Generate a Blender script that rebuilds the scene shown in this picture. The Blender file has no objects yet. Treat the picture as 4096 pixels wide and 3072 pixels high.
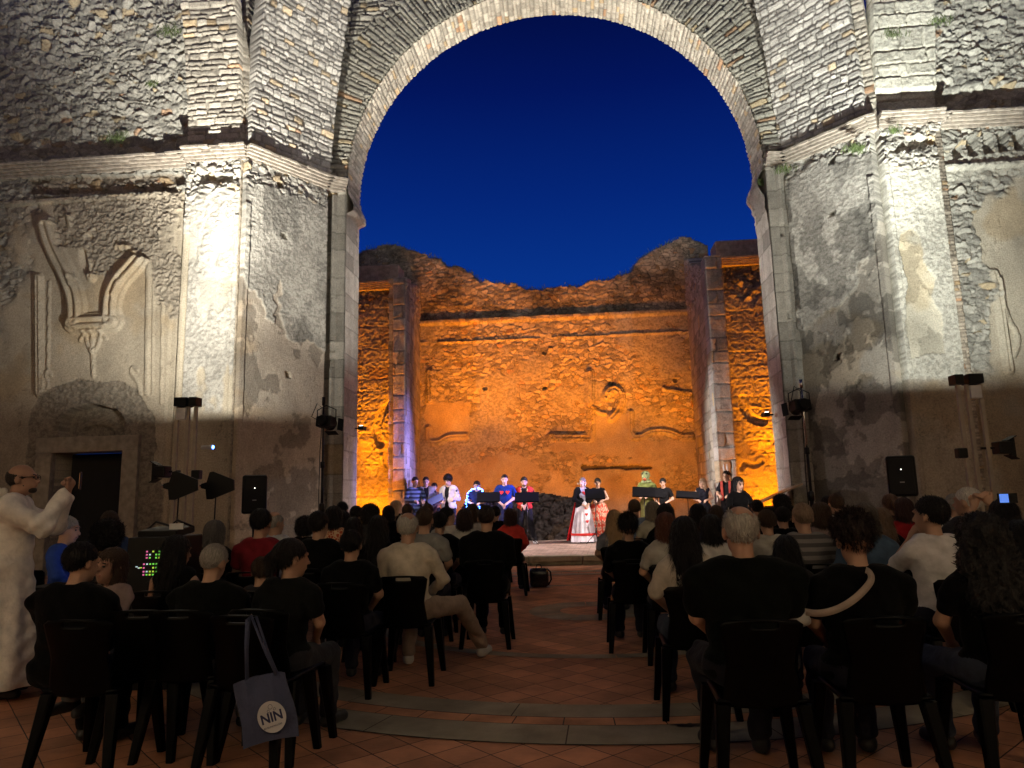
import bpy, bmesh, math, random
import numpy as np
from mathutils import Matrix, Vector
PI = math.pi
R_ = math.radians
sc = bpy.context.scene
col = sc.collection
# ------------------------------------------------------------------ camera
F, YAW, PIT, ROLL, EYE = 2850.0, 4.8, 9.07, 1.4, 1.45
_y, _p, _r = R_(YAW), R_(PIT), R_(ROLL)
fw = np.array([-math.sin(_y)*math.cos(_p), math.cos(_y)*math.cos(_p), math.sin(_p)])
_rt = np.array([math.cos(_y), math.sin(_y), 0.0]); _up = np.cross(_rt, fw)
CR = _rt*math.cos(_r)-_up*math.sin(_r); CU = _up*math.cos(_r)+_rt*math.sin(_r)
CAM = np.array([0, 0, EYE])
cd = bpy.data.cameras.new('camera'); cd.sensor_width = 36; cd.lens = F*36/4096
cd.clip_end = 500; cd.clip_start = 0.05
co = bpy.data.objects.new('camera', cd); col.objects.link(co)
M = Matrix.Identity(4)
for i in range(3):
    M[i][0], M[i][1], M[i][2], M[i][3] = CR[i], CU[i], -fw[i], CAM[i]
co.matrix_world = M
sc.camera = co
# ------------------------------------------------------------------ colour management, sky
sc.view_settings.view_transform = 'Standard'
sc.view_settings.look = 'None'
sc.view_settings.exposure = 0.0
sc.view_settings.gamma = 1.0
sc.cycles.max_bounces = 6
sc.cycles.diffuse_bounces = 4
sc.cycles.sample_clamp_indirect = 3.0
sc.cycles.use_denoising = True
w = bpy.data.worlds.new('World'); sc.world = w; w.use_nodes = True
nt = w.node_tree; nt.nodes.clear()
wo = nt.nodes.new('ShaderNodeOutputWorld'); bg = nt.nodes.new('ShaderNodeBackground')
tc = nt.nodes.new('ShaderNodeTexCoord'); sp = nt.nodes.new('ShaderNodeSeparateXYZ')
cr = nt.nodes.new('ShaderNodeValToRGB')
nt.links.new(tc.outputs['Generated'], sp.inputs[0]); nt.links.new(sp.outputs['Z'], cr.inputs[0])
nt.links.new(cr.outputs[0], bg.inputs[0]); nt.links.new(bg.outputs[0], wo.inputs[0])
cr.color_ramp.interpolation = 'LINEAR'
els = cr.color_ramp.elements
stops = [(0.0, (.004, .045, .30)), (.30, (.002, .032, .25)), (.40, (.0012, .019, .185)), (.52, (.0007, .0075, .105)), (.64, (.0005, .0024, .035)), (1.0, (.0004, .0012, .012))]
els[0].position = 0; els[0].color = (*stops[0][1], 1); els[1].position = 1; els[1].color = (*stops[-1][1], 1)
for pz, c in stops[1:-1]:
    e = els.new(pz); e.color = (*c, 1)
bg.inputs[1].default_value = 1.0
# ------------------------------------------------------------------ lamps
def spot(name, loc, aim, power, color, size, blend=.4, rad=.03):
    l = bpy.data.lights.new(name, 'SPOT'); l.energy = power; l.color = color
    l.spot_size = R_(size); l.spot_blend = blend; l.shadow_soft_size = rad
    o = bpy.data.objects.new(name, l); col.objects.link(o); o.location = loc
    d = Vector(aim)-Vector(loc); o.rotation_euler = d.to_track_quat('-Z', 'Y').to_euler()
    return o
def plamp(name, loc, power, color, rad=.03):
    l = bpy.data.lights.new(name, 'POINT'); l.energy = power; l.color = color; l.shadow_soft_size = rad
    o = bpy.data.objects.new(name, l); col.objects.link(o); o.location = loc
    return o
WARM = (1.0, .975, .90); COOL = (.96, 1.0, .95); AMB = (1.0, .265, .0)
LP = (-6.9, 12.05, 3.2); RP = (6.5, 12.05, 3.1)     # heads of the two floodlight posts
def flood(x, y, z, aim, pw, c, size=150, bl=1.0): return spot('flood_or_fill_beam', (x, y, z), aim, pw, c, size, bl, .006)
for P_, sg, c_ in ((LP, -1, WARM), (RP, 1, COOL)):
    x_, y_, z_ = P_[0], P_[1], P_[2]+(.146 if sg < 0 else .137)
    flood(x_, y_, z_, (x_+sg*.25, y_+1.4, z_+6), 8200, c_, 68)
    flood(x_, y_, z_, (x_+sg*.35, y_+2.2, z_+4.0), 1400, c_, 76)
    flood(x_, y_+.01, z_, (x_+sg*.6, y_+2.85, z_+1.6), 640, c_, 100)
    flood(x_, y_, z_, (x_+sg*3.6, y_+2.6, z_+3.4), 900, c_, 80)
flood(LP[0]+.22, LP[1], LP[2]+.12, (2.8, 17.5, 13.0), 7000, WARM, 66, .6)
flood(RP[0]-.25, RP[1], RP[2]+.12, (-3.4, 17.5, 13.0), 7000, WARM, 66, .6)
flood(LP[0]+.22, LP[1]+.01, LP[2]+.17, (5.25, 17.3, 6.9), 5000, WARM, 21, .9)
flood(RP[0]-.25, RP[1]+.01, RP[2]+.17, (-5.9, 17.3, 6.9), 5000, WARM, 21, .9)
# unseen fill floods added behind the viewer to bounce light off the back walls
flood(-6.5, -1.2, 3.2, (-7.5, -4.5, 7.5), 7800, (1, .85, .68)); flood(6.5, -1.2, 3.2, (7.5, -4.5, 7.5), 7800, (1, .85, .68))
# small lamps on the jambs light the stage floor
spot('stage_lamp_beam', (4.55, 17.9, 3.4), (.2, 18.7, .2), 1600, (1, .84, .78), 80, .8, .05)
spot('stage_lamp_beam', (-5.25, 17.9, 3.4), (-.8, 18.7, .2), 1350, (1, .82, .80), 80, .8, .05)
spot('stage_lamp_beam', (4.55, 17.9, 3.5), (-4.7, 20.3, 1.9), 9000, (.36, .28, 1), 34, .9, .05)
spot('stage_lamp_beam', (-5.25, 17.9, 3.5), (4.2, 20.0, 2.6), 4200, (1, .92, .85), 34, .9, .05)
# amber floods hidden behind the low wall and at the side walls
for x, tx in [(-3.9, -4.2), (-1.6, -1.8), (.9, .8), (3.2, 3.4)]:
    spot('amber_flood_beam', (x, 21.85, .45), (tx, 25.2, 4.6), 480, AMB, 112, .9, .06)
    spot('amber_flood_beam', (x, 21.85, .45), (tx, 25.2, 8.2), 3500, AMB, 54, 1.0, .06)
for x, tx in ((-5.8, -6.0), (5.5, 5.6)):
    spot('amber_flood_beam', (x, 19.5, .47), (tx, 20.6, 3.0), 620, AMB, 120, .9, .05)
    spot('amber_flood_beam', (x, 19.5, .47), (tx, 20.6, 6.0), 3200, AMB, 44, 1.0, .05)
# stage spots on the tall stands
SL = (-4.42, 12.3, 2.86); SR = (3.88, 12.3, 2.86)
for P_, o, tx, c_ in ((SL, .05, -3.7, (.72, .66, 1)), (SL, .05, -1.3, (1, .84, .82)), (SR, -.05, .7, (1, .86, .82)), (SR, -.05, 3.0, (1, .86, .82))):
    spot('stage_spot_beam', (P_[0]+o, P_[1]+.28, P_[2]), (tx, 19.9, .5), 1050, c_, 25, .6, .05)
# ------------------------------------------------------------------ helpers
S_ = 4096/2212
def ray(u, v):
    x = u*S_-2048; y = 1536-v*S_
    d = fw*F+CR*x+CU*y
    return d/np.linalg.norm(d)
def aty(u, v, Y):
    d = ray(u, v); return CAM+d*Y/d[1]
def pln(u, v, p, q):
    d = ray(u, v); n = np.array([q[1]-p[1], -(q[0]-p[0]), 0.0]); P = np.array([p[0], p[1], 0])
    return CAM+d*(n@(P-CAM))/(n@d)
def onwall(pts, p, q):
    """points of the photograph measured on the wall through plan points p, q -> (along, height)"""
    L = math.hypot(q[0]-p[0], q[1]-p[1]); t = np.array([(q[0]-p[0])/L, (q[1]-p[1])/L])
    out = []
    for (u, v) in pts:
        P = pln(u, v, p, q); out.append(((P[:2]-np.array(p))@t, P[2]))
    return np.array(out)
def tag(o, label=None, cat=None, group=None, kind=None):
    if label: o['label'] = label
    if cat: o['category'] = cat
    if group: o['group'] = group
    if kind: o['kind'] = kind
    return o
def empty(name, loc=(0, 0, 0), rz=0, label=None, cat=None, group=None):
    o = bpy.data.objects.new(name, None); col.objects.link(o); o.location = loc; o.rotation_euler = (0, 0, rz)
    o.empty_display_size = .2
    return tag(o, label, cat, group)
def link(name, me, parent=None, mats=None, loc=None):
    o = bpy.data.objects.new(name, me); col.objects.link(o)
    if parent: o.parent = parent
    if loc is not None: o.location = loc
    if mats:
        for m in (mats if isinstance(mats, (list, tuple)) else [mats]): me.materials.append(m)
    return o
def mesh_np(name, V, Q, smooth=True, colr=None):
    V = np.asarray(V, np.float32); Q = np.asarray(Q, np.int32)
    me = bpy.data.meshes.new(name); k = Q.shape[1]
    me.vertices.add(len(V)); me.vertices.foreach_set('co', V.ravel())
    me.loops.add(Q.size); me.loops.foreach_set('vertex_index', Q.ravel())
    me.polygons.add(len(Q)); me.polygons.foreach_set('loop_start', np.arange(0, Q.size, k, dtype=np.int32))
    me.polygons.foreach_set('loop_total', np.full(len(Q), k, np.int32))
    me.polygons.foreach_set('use_smooth', np.full(len(Q), smooth))
    if colr is not None:
        a = me.attributes.new('tint', 'FLOAT_COLOR', 'POINT')
        c = np.ones((len(V), 4), np.float32); c[:, :3] = colr; a.data.foreach_set('color', c.ravel())
    me.update(calc_edges=True); me.validate(); return me
# noise ------------------------------------------------------------
_T = np.random.RandomState(5).rand(16, 256, 256).astype(np.float32)
def hsh(ix, iy, k=0):
    return _T[k % 16, (ix*37+iy*11+k*7) % 256, (iy*53+ix*3+k*31) % 256]
def vnoise(x, y, k=0):
    ix = np.floor(x).astype(int); iy = np.floor(y).astype(int); fx = x-ix; fy = y-iy
    fx = fx*fx*(3-2*fx); fy = fy*fy*(3-2*fy)
    a = hsh(ix, iy, k); b = hsh(ix+1, iy, k); c = hsh(ix, iy+1, k); d = hsh(ix+1, iy+1, k)
    return (a*(1-fx)+b*fx)*(1-fy)+(c*(1-fx)+d*fx)*fy
def fbm(x, y, o=4, k=0):
    s = 0; a = .5; t = 0
    for i in range(o):
        s = s+a*vnoise(x*2**i+17.3*i, y*2**i+5.1*i, k+i); t += a; a *= .55
    return s/t
def sst(a, b, x):
    t = np.clip((x-a)/(b-a), 0, 1); return t*t*(3-2*t)
def voro(x, y, k=0, j=.85):
    ix = np.floor(x).astype(int); iy = np.floor(y).astype(int)
    f1 = np.full(x.shape, 9., np.float32); f2 = f1.copy(); bx = ix.copy(); by = iy.copy()
    dx1 = np.zeros_like(f1); dy1 = np.zeros_like(f1)
    for a in (-1, 0, 1):
        for b in (-1, 0, 1):
            cx = ix+a; cy = iy+b
            px_ = cx+.5+(hsh(cx, cy, k)-.5)*j; py = cy+.5+(hsh(cx, cy, k+1)-.5)*j
            dx = x-px_; dy = y-py; d = np.sqrt(dx*dx+dy*dy)
            m = d < f1
            f2 = np.where(m, f1, np.minimum(f2, d)); f1 = np.where(m, d, f1)
            bx = np.where(m, cx, bx); by = np.where(m, cy, by); dx1 = np.where(m, dx, dx1); dy1 = np.where(m, dy, dy1)
    return f1, f2, bx, by, dx1, dy1
def stonecol(r1, r2, base=(.40, .365, .30)):
    c = np.array(base, np.float32)[None, None, :]*(.68+.55*r1)[..., None]
    red = (r2 > .987)[..., None]; c = np.where(red, c*np.array([1.12, .78, .58]), c)
    ye = ((r2 > .93) & (r2 < .983))[..., None]; c = np.where(ye, c*np.array([1.12, .95, .72]), c)
    return c
def rubble(U, V, sx=.26, sy=.17, k=0, depth=.09, base=(.40, .375, .32), mort=.22, rough=1.0):
    """roughly bedded field stones of mixed size with sharp, tilted faces"""
    wu = U+(fbm(U*3, V*3, 3, k)-.5)*.22; wv = V+(fbm(U*3+9, V*3, 3, k+3)-.5)*.16
    f1, f2, bx, by, dx, dy = voro(wu/sx, wv/sy, k, .98)
    g1, g2, cx, cy, ex, ey = voro(wu/(sx*.52), wv/(sy*.55), k+5, .98)
    sm = hsh(bx, by, k+9) > .76
    e = np.where(sm, np.minimum(f2-f1, (g2-g1)*.55), f2-f1); bx = np.where(sm, cx+91, bx); by = np.where(sm, cy+17, by); dx = np.where(sm, ex, dx); dy = np.where(sm, ey, dy)
    r1 = hsh(bx, by, k+4); r2 = hsh(bx, by, k+5); r3 = hsh(bx, by, k+6)
    dome = sst(.0, .13, e); rg = fbm(U*18, V*18, 3, k+2)-.5
    h = depth*(dome*(.25+.65*r1)+dome*((r2-.5)*dx+(r3-.45)*dy)*2.1+rg*.55+((fbm(U*5, V*8, 4, k+6)-.5)*.9-np.abs(fbm(U*9, V*13, 3, k+8)-.5)*1.1)*rough)
    c = stonecol(r3, hsh(bx, by, k+7), base)*(1-mort+mort*dome)[..., None]*(.72+.56*fbm(U*9, V*9, 4, k))[..., None]
    return h, c
def coursed(U, V, ch=.115, cl=.27, k=0, depth=.07, base=(.42, .395, .34), wob=.03):
    wv = V+(fbm(U*1.3, V*1.3, 3, k)-.5)*wob*3+(fbm(U*7, V*7, 2, k+1)-.5)*wob
    r = wv/ch; rj = r+.35*np.sin(r*2.1)*.5; iy = np.floor(rj).astype(int); fy = rj-iy
    lr = cl*(.75+.55*hsh(iy, iy*0+3, k+2)); x = U/lr+hsh(iy, iy*0, k)*7+.22*np.sin(U/lr*2.7+iy*1.7)+(fbm(U*7, V*7, 2, k+5)-.5)*.12
    ix = np.floor(x).astype(int); fx = x-ix
    e = np.minimum(np.minimum(fx, 1-fx)*cl, np.minimum(fy, 1-fy)*ch)
    r1 = hsh(ix, iy, k+4); r2 = hsh(ix, iy, k+5); r3 = hsh(ix, iy, k+6)
    dome = sst(.0, .028, e)
    h = depth*dome*(.5+.5*r1+(r2-.5)*(fx-.5)*.8+(r3-.5)*(fy-.5)*.9)+(fbm(U*16, V*16, 3, k+2)-.5)*depth*.4
    c = stonecol(r3, hsh(ix, iy, k+7), base)*(.6+.4*dome)[..., None]*(.8+.4*fbm(U*9, V*9, 3, k))[..., None]
    return h, c
def plaster(U, V, k=0, base=(.43, .375, .29), rough=.006):
    h = (fbm(U*2.2, V*2.2, 3, k)-.5)*.014+(fbm(U*13, V*13, 4, k+3)-.5)*rough*2
    s = fbm(U*.9, V*.6, 5, k+6); s2 = fbm(U*4, V*3, 4, k+8)
    cr = np.abs(fbm(U*1.3+3, V*1.1, 5, k+11)-.5); cr = sst(.006, .002, cr)*sst(.5, .56, fbm(U*.8, V*.8, 3, k+2)); h = h-.012*cr
    c = np.array(base, np.float32)*(.46+.80*s+.32*s2-.3*cr)[..., None]
    warm = sst(.5, .62, fbm(U*.7+4, V*.7, 4, k+9))[..., None]
    return h, c*(1-warm*np.array([0.05, .12, .22]))
def pocked(U, V, k=0, depth=.05, base=(.44, .40, .325)):
    """hacked render: keyed plaster with small ragged pits"""
    n = fbm(U*16, V*19, 4, k); n2 = fbm(U*34, V*38, 2, k+4)
    h = depth*(sst(.36, .64, n)*.38+n2*.75)+(fbm(U*2, V*2, 3, k+5)-.5)*.025
    c = np.array(base, np.float32)*(.66+.32*sst(.35, .6, n)+.3*(fbm(U*3, V*3, 4, k+7)-.3))[..., None]
    return h, c
def mix(a, b, m):
    return a[0]*(1-m)+b[0]*m, a[1]*(1-m[..., None])+b[1]*m[..., None]
def pdist(U, V, pts, closed=False):
    P = [np.asarray(p, float) for p in pts]
    if closed: P.append(P[0])
    d = np.full(U.shape, 99., np.float32)
    for a, b in zip(P[:-1], P[1:]):
        ab = b-a; L = ab@ab+1e-9
        t = np.clip(((U-a[0])*ab[0]+(V-a[1])*ab[1])/L, 0, 1)
        d = np.minimum(d, np.hypot(U-a[0]-ab[0]*t, V-a[1]-ab[1]*t))
    return d
def inside(U, V, pts, warp=.0, k=0, fr=4):
    if warp:
        U = U+(fbm(U*fr, V*fr, 4, k)-.5)*warp*2; V = V+(fbm(U*fr+7, V*fr+3, 4, k+2)-.5)*warp*2
    r = np.zeros(U.shape, bool); n = len(pts)
    for i in range(n):
        (x1, y1), (x2, y2) = pts[i], pts[(i+1) % n]
        if abs(y1-y2) < 1e-9: continue
        c = ((y1 > V) != (y2 > V)) & (U < (x2-x1)*(V-y1)/(y2-y1)+x1); r ^= c
    return r
def smooth_pts(pts, n=2):
    P = np.asarray(pts, float)
    for _ in range(n):
        Q = [P[0]]
        for a, b in zip(P[:-1], P[1:]): Q += [a*.75+b*.25, a*.25+b*.75]
        Q.append(P[-1]); P = np.array(Q)
    return P
def moulding(d, wdt, hgt):
    """double-roll stucco moulding of half width wdt"""
    t = d/wdt
    return hgt*np.where(t < 1, np.maximum(sst(1, .82, t)*.45, sst(.62, .45, t))*(1-.35*sst(.22, .1, t)), 0)
# materials --------------------------------------------------------
def mat(name, base=(.5, .5, .5), rough=.6, metal=0, spec=.5, emit=None, es=1, bump=None, var=0, vs=8, attr=None, sheen=0, bstr=.4, stretch=None):
    m = bpy.data.materials.new(name); m.use_nodes = True; nt = m.node_tree; b = nt.nodes['Principled BSDF']
    b.inputs['Base Color'].default_value = (*base, 1); b.inputs['Roughness'].default_value = rough
    b.inputs['Metallic'].default_value = metal; b.inputs['Specular IOR Level'].default_value = spec
    if sheen: b.inputs['Sheen Weight'].default_value = sheen
    if emit: b.inputs['Emission Color'].default_value = (*emit, 1); b.inputs['Emission Strength'].default_value = es
    tc = nt.nodes.new('ShaderNodeTexCoord'); src = tc.outputs['Object']
    if stretch:
        mp = nt.nodes.new('ShaderNodeMapping'); mp.inputs['Scale'].default_value = stretch; nt.links.new(src, mp.inputs[0]); src = mp.outputs[0]
    if attr:
        at = nt.nodes.new('ShaderNodeAttribute'); at.attribute_name = attr; cs = at.outputs['Color']
    else:
        rg = nt.nodes.new('ShaderNodeRGB'); rg.outputs[0].default_value = (*base, 1); cs = rg.outputs[0]
    nz = nt.nodes.new('ShaderNodeTexNoise'); nz.inputs['Scale'].default_value = vs; nz.inputs['Detail'].default_value = 6
    nt.links.new(src, nz.inputs['Vector'])
    mr = nt.nodes.new('ShaderNodeMapRange'); mr.inputs['To Min'].default_value = 1-(var or .12); mr.inputs['To Max'].default_value = 1+(var or .12)
    mr.inputs['From Min'].default_value = .3; mr.inputs['From Max'].default_value = .7
    nt.links.new(nz.outputs['Fac'], mr.inputs['Value'])
    mx = nt.nodes.new('ShaderNodeVectorMath'); mx.operation = 'SCALE'; nt.links.new(cs, mx.inputs[0]); nt.links.new(mr.outputs[0], mx.inputs['Scale'])
    nt.links.new(mx.outputs[0], b.inputs['Base Color'])
    if bump:
        n2 = nt.nodes.new('ShaderNodeTexNoise'); n2.inputs['Scale'].default_value = bump; n2.inputs['Detail'].default_value = 8
        nt.links.new(src, n2.inputs['Vector'])
        bp = nt.nodes.new('ShaderNodeBump'); bp.inputs['Strength'].default_value = bstr; bp.inputs['Distance'].default_value = .02
        nt.links.new(n2.outputs['Fac'], bp.inputs['Height']); nt.links.new(bp.outputs[0], b.inputs['Normal'])
    return m
M_WALL = mat('old_stone', rough=.95, spec=.15, attr='tint', vs=30, var=.2, bump=55, bstr=.95)
# panels -----------------------------------------------------------
def panel(name, parent, p, q, z0, z1, fn, res=.022, keep=None, lean=None, skirt=.7, m=None, u0=0):
    """a wall surface from plan point p to q (outward normal towards the nave), displaced by fn(U, V) -> (h, colour)"""
    L = math.hypot(q[0]-p[0], q[1]-p[1]); t = np.array([(q[0]-p[0])/L, (q[1]-p[1])/L]); n = np.array([t[1], -t[0]])
    nu = max(2, int(L/res)+1); nv = max(2, int((z1-z0)/res)+1)
    U, V = np.meshgrid(np.linspace(0, L, nu), np.linspace(z0, z1, nv))
    h, c = fn(U+u0, V)
    if lean: h = h+lean(V)
    X = p[0]+t[0]*U+n[0]*h; Y = p[1]+t[1]*U+n[1]*h
    P = np.stack([X, Y, V], -1).reshape(-1, 3); c = c.reshape(-1, 3)
    I = np.arange(nu*nv).reshape(nv, nu); Q = np.stack([I[:-1, :-1], I[:-1, 1:], I[1:, 1:], I[1:, :-1]], -1)
    if keep is not None:
        kc = keep(U+u0, V); km = kc[:-1, :-1] & kc[:-1, 1:] & kc[1:, 1:] & kc[1:, :-1]; Q = Q[km]
    Q = Q.reshape(-1, 4)
    return finish(name, parent, P, Q, c, np.array([-n[0], -n[1], 0])*skirt, m)
def finish(name, parent, P, Q, c, back, m=None):
    if back is not None:
        E = np.concatenate([Q[:, [0, 1]], Q[:, [1, 2]], Q[:, [2, 3]], Q[:, [3, 0]]]); key = np.sort(E, 1); key = key[:, 0].astype(np.int64)*(1 << 32)+key[:, 1]
        _, ix, ct = np.unique(key, return_index=True, return_counts=True); B = E[ix[ct == 1]]
        vs = np.unique(B); mp = np.zeros(len(P), np.int64); mp[vs] = np.arange(len(vs))+len(P)
        P = np.concatenate([P, P[vs]+back]); c = np.concatenate([c, c[vs]])
        Q = np.concatenate([Q, np.stack([B[:, 1], B[:, 0], mp[B[:, 0]], mp[B[:, 1]]], -1)])
    used = np.unique(Q); mp = np.zeros(len(P), np.int64); mp[used] = np.arange(len(used))
    return link(name, mesh_np(name, P[used], mp[Q], True, c[used]), parent, m or M_WALL)
# small solids -----------------------------------------------------
class MB:
    def __init__(s): s.bm = bmesh.new()
    def box(s, c, d, rz=0, rx=0, ry=0, bev=0, taper=None):
        g = bmesh.ops.create_cube(s.bm, size=1); vs = g['verts']
        if taper:
            for v in vs:
                if v.co.z < 0: v.co.x *= taper; v.co.y *= taper
        bmesh.ops.scale(s.bm, vec=d, verts=vs)
        if bev:
            es = list({e for v in vs for e in v.link_edges})
            r = bmesh.ops.bevel(s.bm, geom=es, offset=bev, segments=2, affect='EDGES', profile=.5); vs = list({v for f in r['faces'] for v in f.verts} | {v for v in vs if v.is_valid})
        bmesh.ops.transform(s.bm, matrix=Matrix.Translation(c) @ Matrix.Rotation(rz, 4, 'Z') @ Matrix.Rotation(rx, 4, 'X') @ Matrix.Rotation(ry, 4, 'Y'), verts=vs)
        return s
    def tube(s, pts, r, n=8, r2=None):
        P = [Vector(p) for p in pts]; m = len(P); rings = []
        for i, p in enumerate(P):
            d = (P[min(i+1, m-1)]-P[max(i-1, 0)]).normalized(); a = d.orthogonal().normalized()
            if i and rings:
                a = (pa-d*pa.dot(d)).normalized()
            pa = a; b = d.cross(a); rr = r+((r2 if r2 is not None else r)-r)*i/max(1, m-1)
            rings.append([s.bm.verts.new(p+(a*math.cos(2*PI*j/n)+b*math.sin(2*PI*j/n))*rr) for j in range(n)])
        for A, B in zip(rings[:-1], rings[1:]):
            for j in range(n): s.bm.faces.new((A[j], A[(j+1) % n], B[(j+1) % n], B[j]))
        s.bm.faces.new(rings[0][::-1]); s.bm.faces.new(rings[-1]); return s
    def lathe(s, prof, c=(0, 0, 0), n=20, axis='Z'):
        rings = []
        for r, z in prof:
            rings.append([s.bm.verts.new({'Z': (r*math.cos(2*PI*j/n), r*math.sin(2*PI*j/n), z), 'Y': (r*math.cos(2*PI*j/n), z, -r*math.sin(2*PI*j/n)), 'X': (z, r*math.cos(2*PI*j/n), r*math.sin(2*PI*j/n))}[axis]) for j in range(n)])
        for A, B in zip(rings[:-1], rings[1:]):
            for j in range(n): s.bm.faces.new((A[j], A[(j+1) % n], B[(j+1) % n], B[j]))
        if prof[0][0] > 1e-4: s.bm.faces.new(rings[0][::-1])
        if prof[-1][0] > 1e-4: s.bm.faces.new(rings[-1])
        vs = [v for r in rings for v in r]; bmesh.ops.translate(s.bm, vec=c, verts=vs); return s
    def prism(s, pts, y0, y1, mtx=None):
        a = [s.bm.verts.new((x, y0, z)) for x, z in pts]; b = [s.bm.verts.new((x, y1, z)) for x, z in pts]; n = len(pts)
        s.bm.faces.new(a); s.bm.faces.new(b[::-1])
        for i in range(n): s.bm.faces.new((a[i], b[i], b[(i+1) % n], a[(i+1) % n]))
        if mtx: bmesh.ops.transform(s.bm, matrix=mtx, verts=a+b)
        return s
    def build(s, name, m, parent=None, smooth=False, loc=None):
        bmesh.ops.recalc_face_normals(s.bm, faces=s.bm.faces)
        me = bpy.data.meshes.new(name); s.bm.to_mesh(me); s.bm.free()
        for p in me.polygons: p.use_smooth = smooth
        return link(name, me, parent, m, loc)
# ================================================================== THE RUIN
XC, RAD, YF, YB, ZS = -.33, 5.27, 17.0, 18.1, 9.48        # great arch: centre, radius, front, back, springing
LW0, LW1 = (-16.0, 15.1), (-8.72, 15.1)
LPIL = ((-8.72, 14.9), (-7.42, 14.9)); LDG = ((-7.3, 14.9), (-6.02, 16.75))
RDG = ((5.42, 17.05), (6.86, 15.5)); RPIL = ((7.02, 15.42), (8.32, 15.42)); RW = ((8.32, 15.65), (14.5, 15.75))
lean = lambda V: .72*np.clip((V-9.9)/3.6, 0, 2)**1.4
W = lambda pts, p, q, n=0: smooth_pts(onwall(pts, p, q), n) if n else onwall(pts, p, q)
def cornice(parent, path, z0, k=0, layers=5, proj=.27, dz=.062, label=None):
    """stepped brick cornice swept along a plan polyline (nave side on the right hand)"""
    bm = MB(); P = [np.array(a, float) for a in path]
    for i in range(len(P)-1):
        a, b = P[i], P[i+1]; L = np.linalg.norm(b-a); t = (b-a)/L; n = np.array([t[1], -t[0]])
        for j in range(layers):
            pr = proj*(j+1)/layers; x = 0.0
            ext0 = -pr*.2 if i else 0; ext1 = pr*.2 if i < len(P)-2 else 0
            x = ext0
            while x < L+ext1-.02:
                l = min(.24*random.uniform(.8, 1.3), L+ext1-x); o = random.uniform(-.018, .012)
                if random.random() < .05 and j > 1: o -= .05
                c = a+t*(x+l/2)+n*(pr+o-.2)/2
                bm.box((c[0], c[1], z0+dz*(j+.5)), (l-.006, .2+pr+o, dz-.014), rz=math.atan2(t[1], t[0]))
                x += l
    return bm.build('cornice', M_CORN, parent)
M_CORN = mat('weathered_brick', (.36, .31, .25), .95, spec=.1, var=.3, vs=9, bump=45)
M_BLK = mat('black_void', (.006, .006, .006), .9)
M_GRASS = mat('grass_tuft', (.10, .14, .04), .8, var=.4)
# ---- left nave wall -------------------------------------------------
tl = empty('nave_wall', (LW0[0], LW0[1], 0), 0, 'floodlit left nave wall with dark doorway, broken stucco cartouche and rubble top', 'wall')
def at0(o): o.location = -np.array(o.parent.location) if o.parent else (0, 0, 0); return o
p, q = LW0, LW1
cart = [W([(104, 490), (118, 540), (150, 600), (168, 650), (168, 694)], p, q, 2), W([(162, 700), (248, 696)], p, q), W([(243, 694), (243, 650), (258, 610), (292, 575), (322, 535), (326, 500)], p, q, 2)]
vl = [(W([(86, 600), (88, 850)], p, q), .10), (W([(108, 610), (104, 840)], p, q), .04), (W([(322, 560), (318, 850)], p, q), .06), (W([(333, 560), (330, 850)], p, q), .03), (W([(352, 640), (349, 870)], p, q), .035), (W([(200, 715), (203, 812)], p, q), .05)]
cur = [W([(170, 712), (186, 718), (190, 745), (199, 760)], p, q, 2), W([(240, 706), (220, 715), (214, 745), (206, 758)], p, q, 2), W([(175, 735), (188, 712), (200, 722), (214, 710), (230, 732)], p, q, 2),
       W([(96, 850), (98, 812), (106, 800), (112, 812)], p, q, 2), W([(298, 800), (286, 792), (283, 806), (300, 824), (304, 852)], p, q, 2), W([(160, 620), (152, 606), (160, 596), (170, 604)], p, q, 2), W([(262, 600), (262, 626), (254, 640)], p, q, 2)]
scr = [W([(122, 478), (140, 468), (158, 476), (166, 500), (186, 522), (196, 560), (200, 600)], p, q, 2), W([(300, 470), (268, 466), (250, 486), (254, 524), (278, 540), (300, 536)], p, q, 2), W([(330, 452), (300, 470), (276, 500)], p, q, 2)]
rgh = W([(60, 960), (66, 880), (90, 850), (120, 832), (170, 818), (200, 824), (262, 824), (290, 838), (312, 862), (332, 900), (336, 958), (330, 1010), (352, 1060), (352, 1200), (40, 1200)], p, q)
nic = W([(130, 962), (131, 905), (150, 884), (200, 873), (252, 884), (268, 905), (266, 962)], p, q)
dark_doorway = W([(118, 978), (255, 975), (252, 1250), (118, 1250)], p, q)
brk = W([(340, 380), (398, 380), (392, 470), (378, 520), (398, 600), (384, 690), (366, 690), (352, 650), (340, 660), (330, 560), (250, 560), (240, 600), (205, 590), (180, 540), (130, 540), (112, 440), (200, 420), (320, 430)], p, q)
slot = W([(60, 384), (396, 374), (400, 398), (380, 402), (384, 415), (60, 420)], p, q)
topz = W([(200, 345), (200, 420)], p, q)[:, 1]
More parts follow.
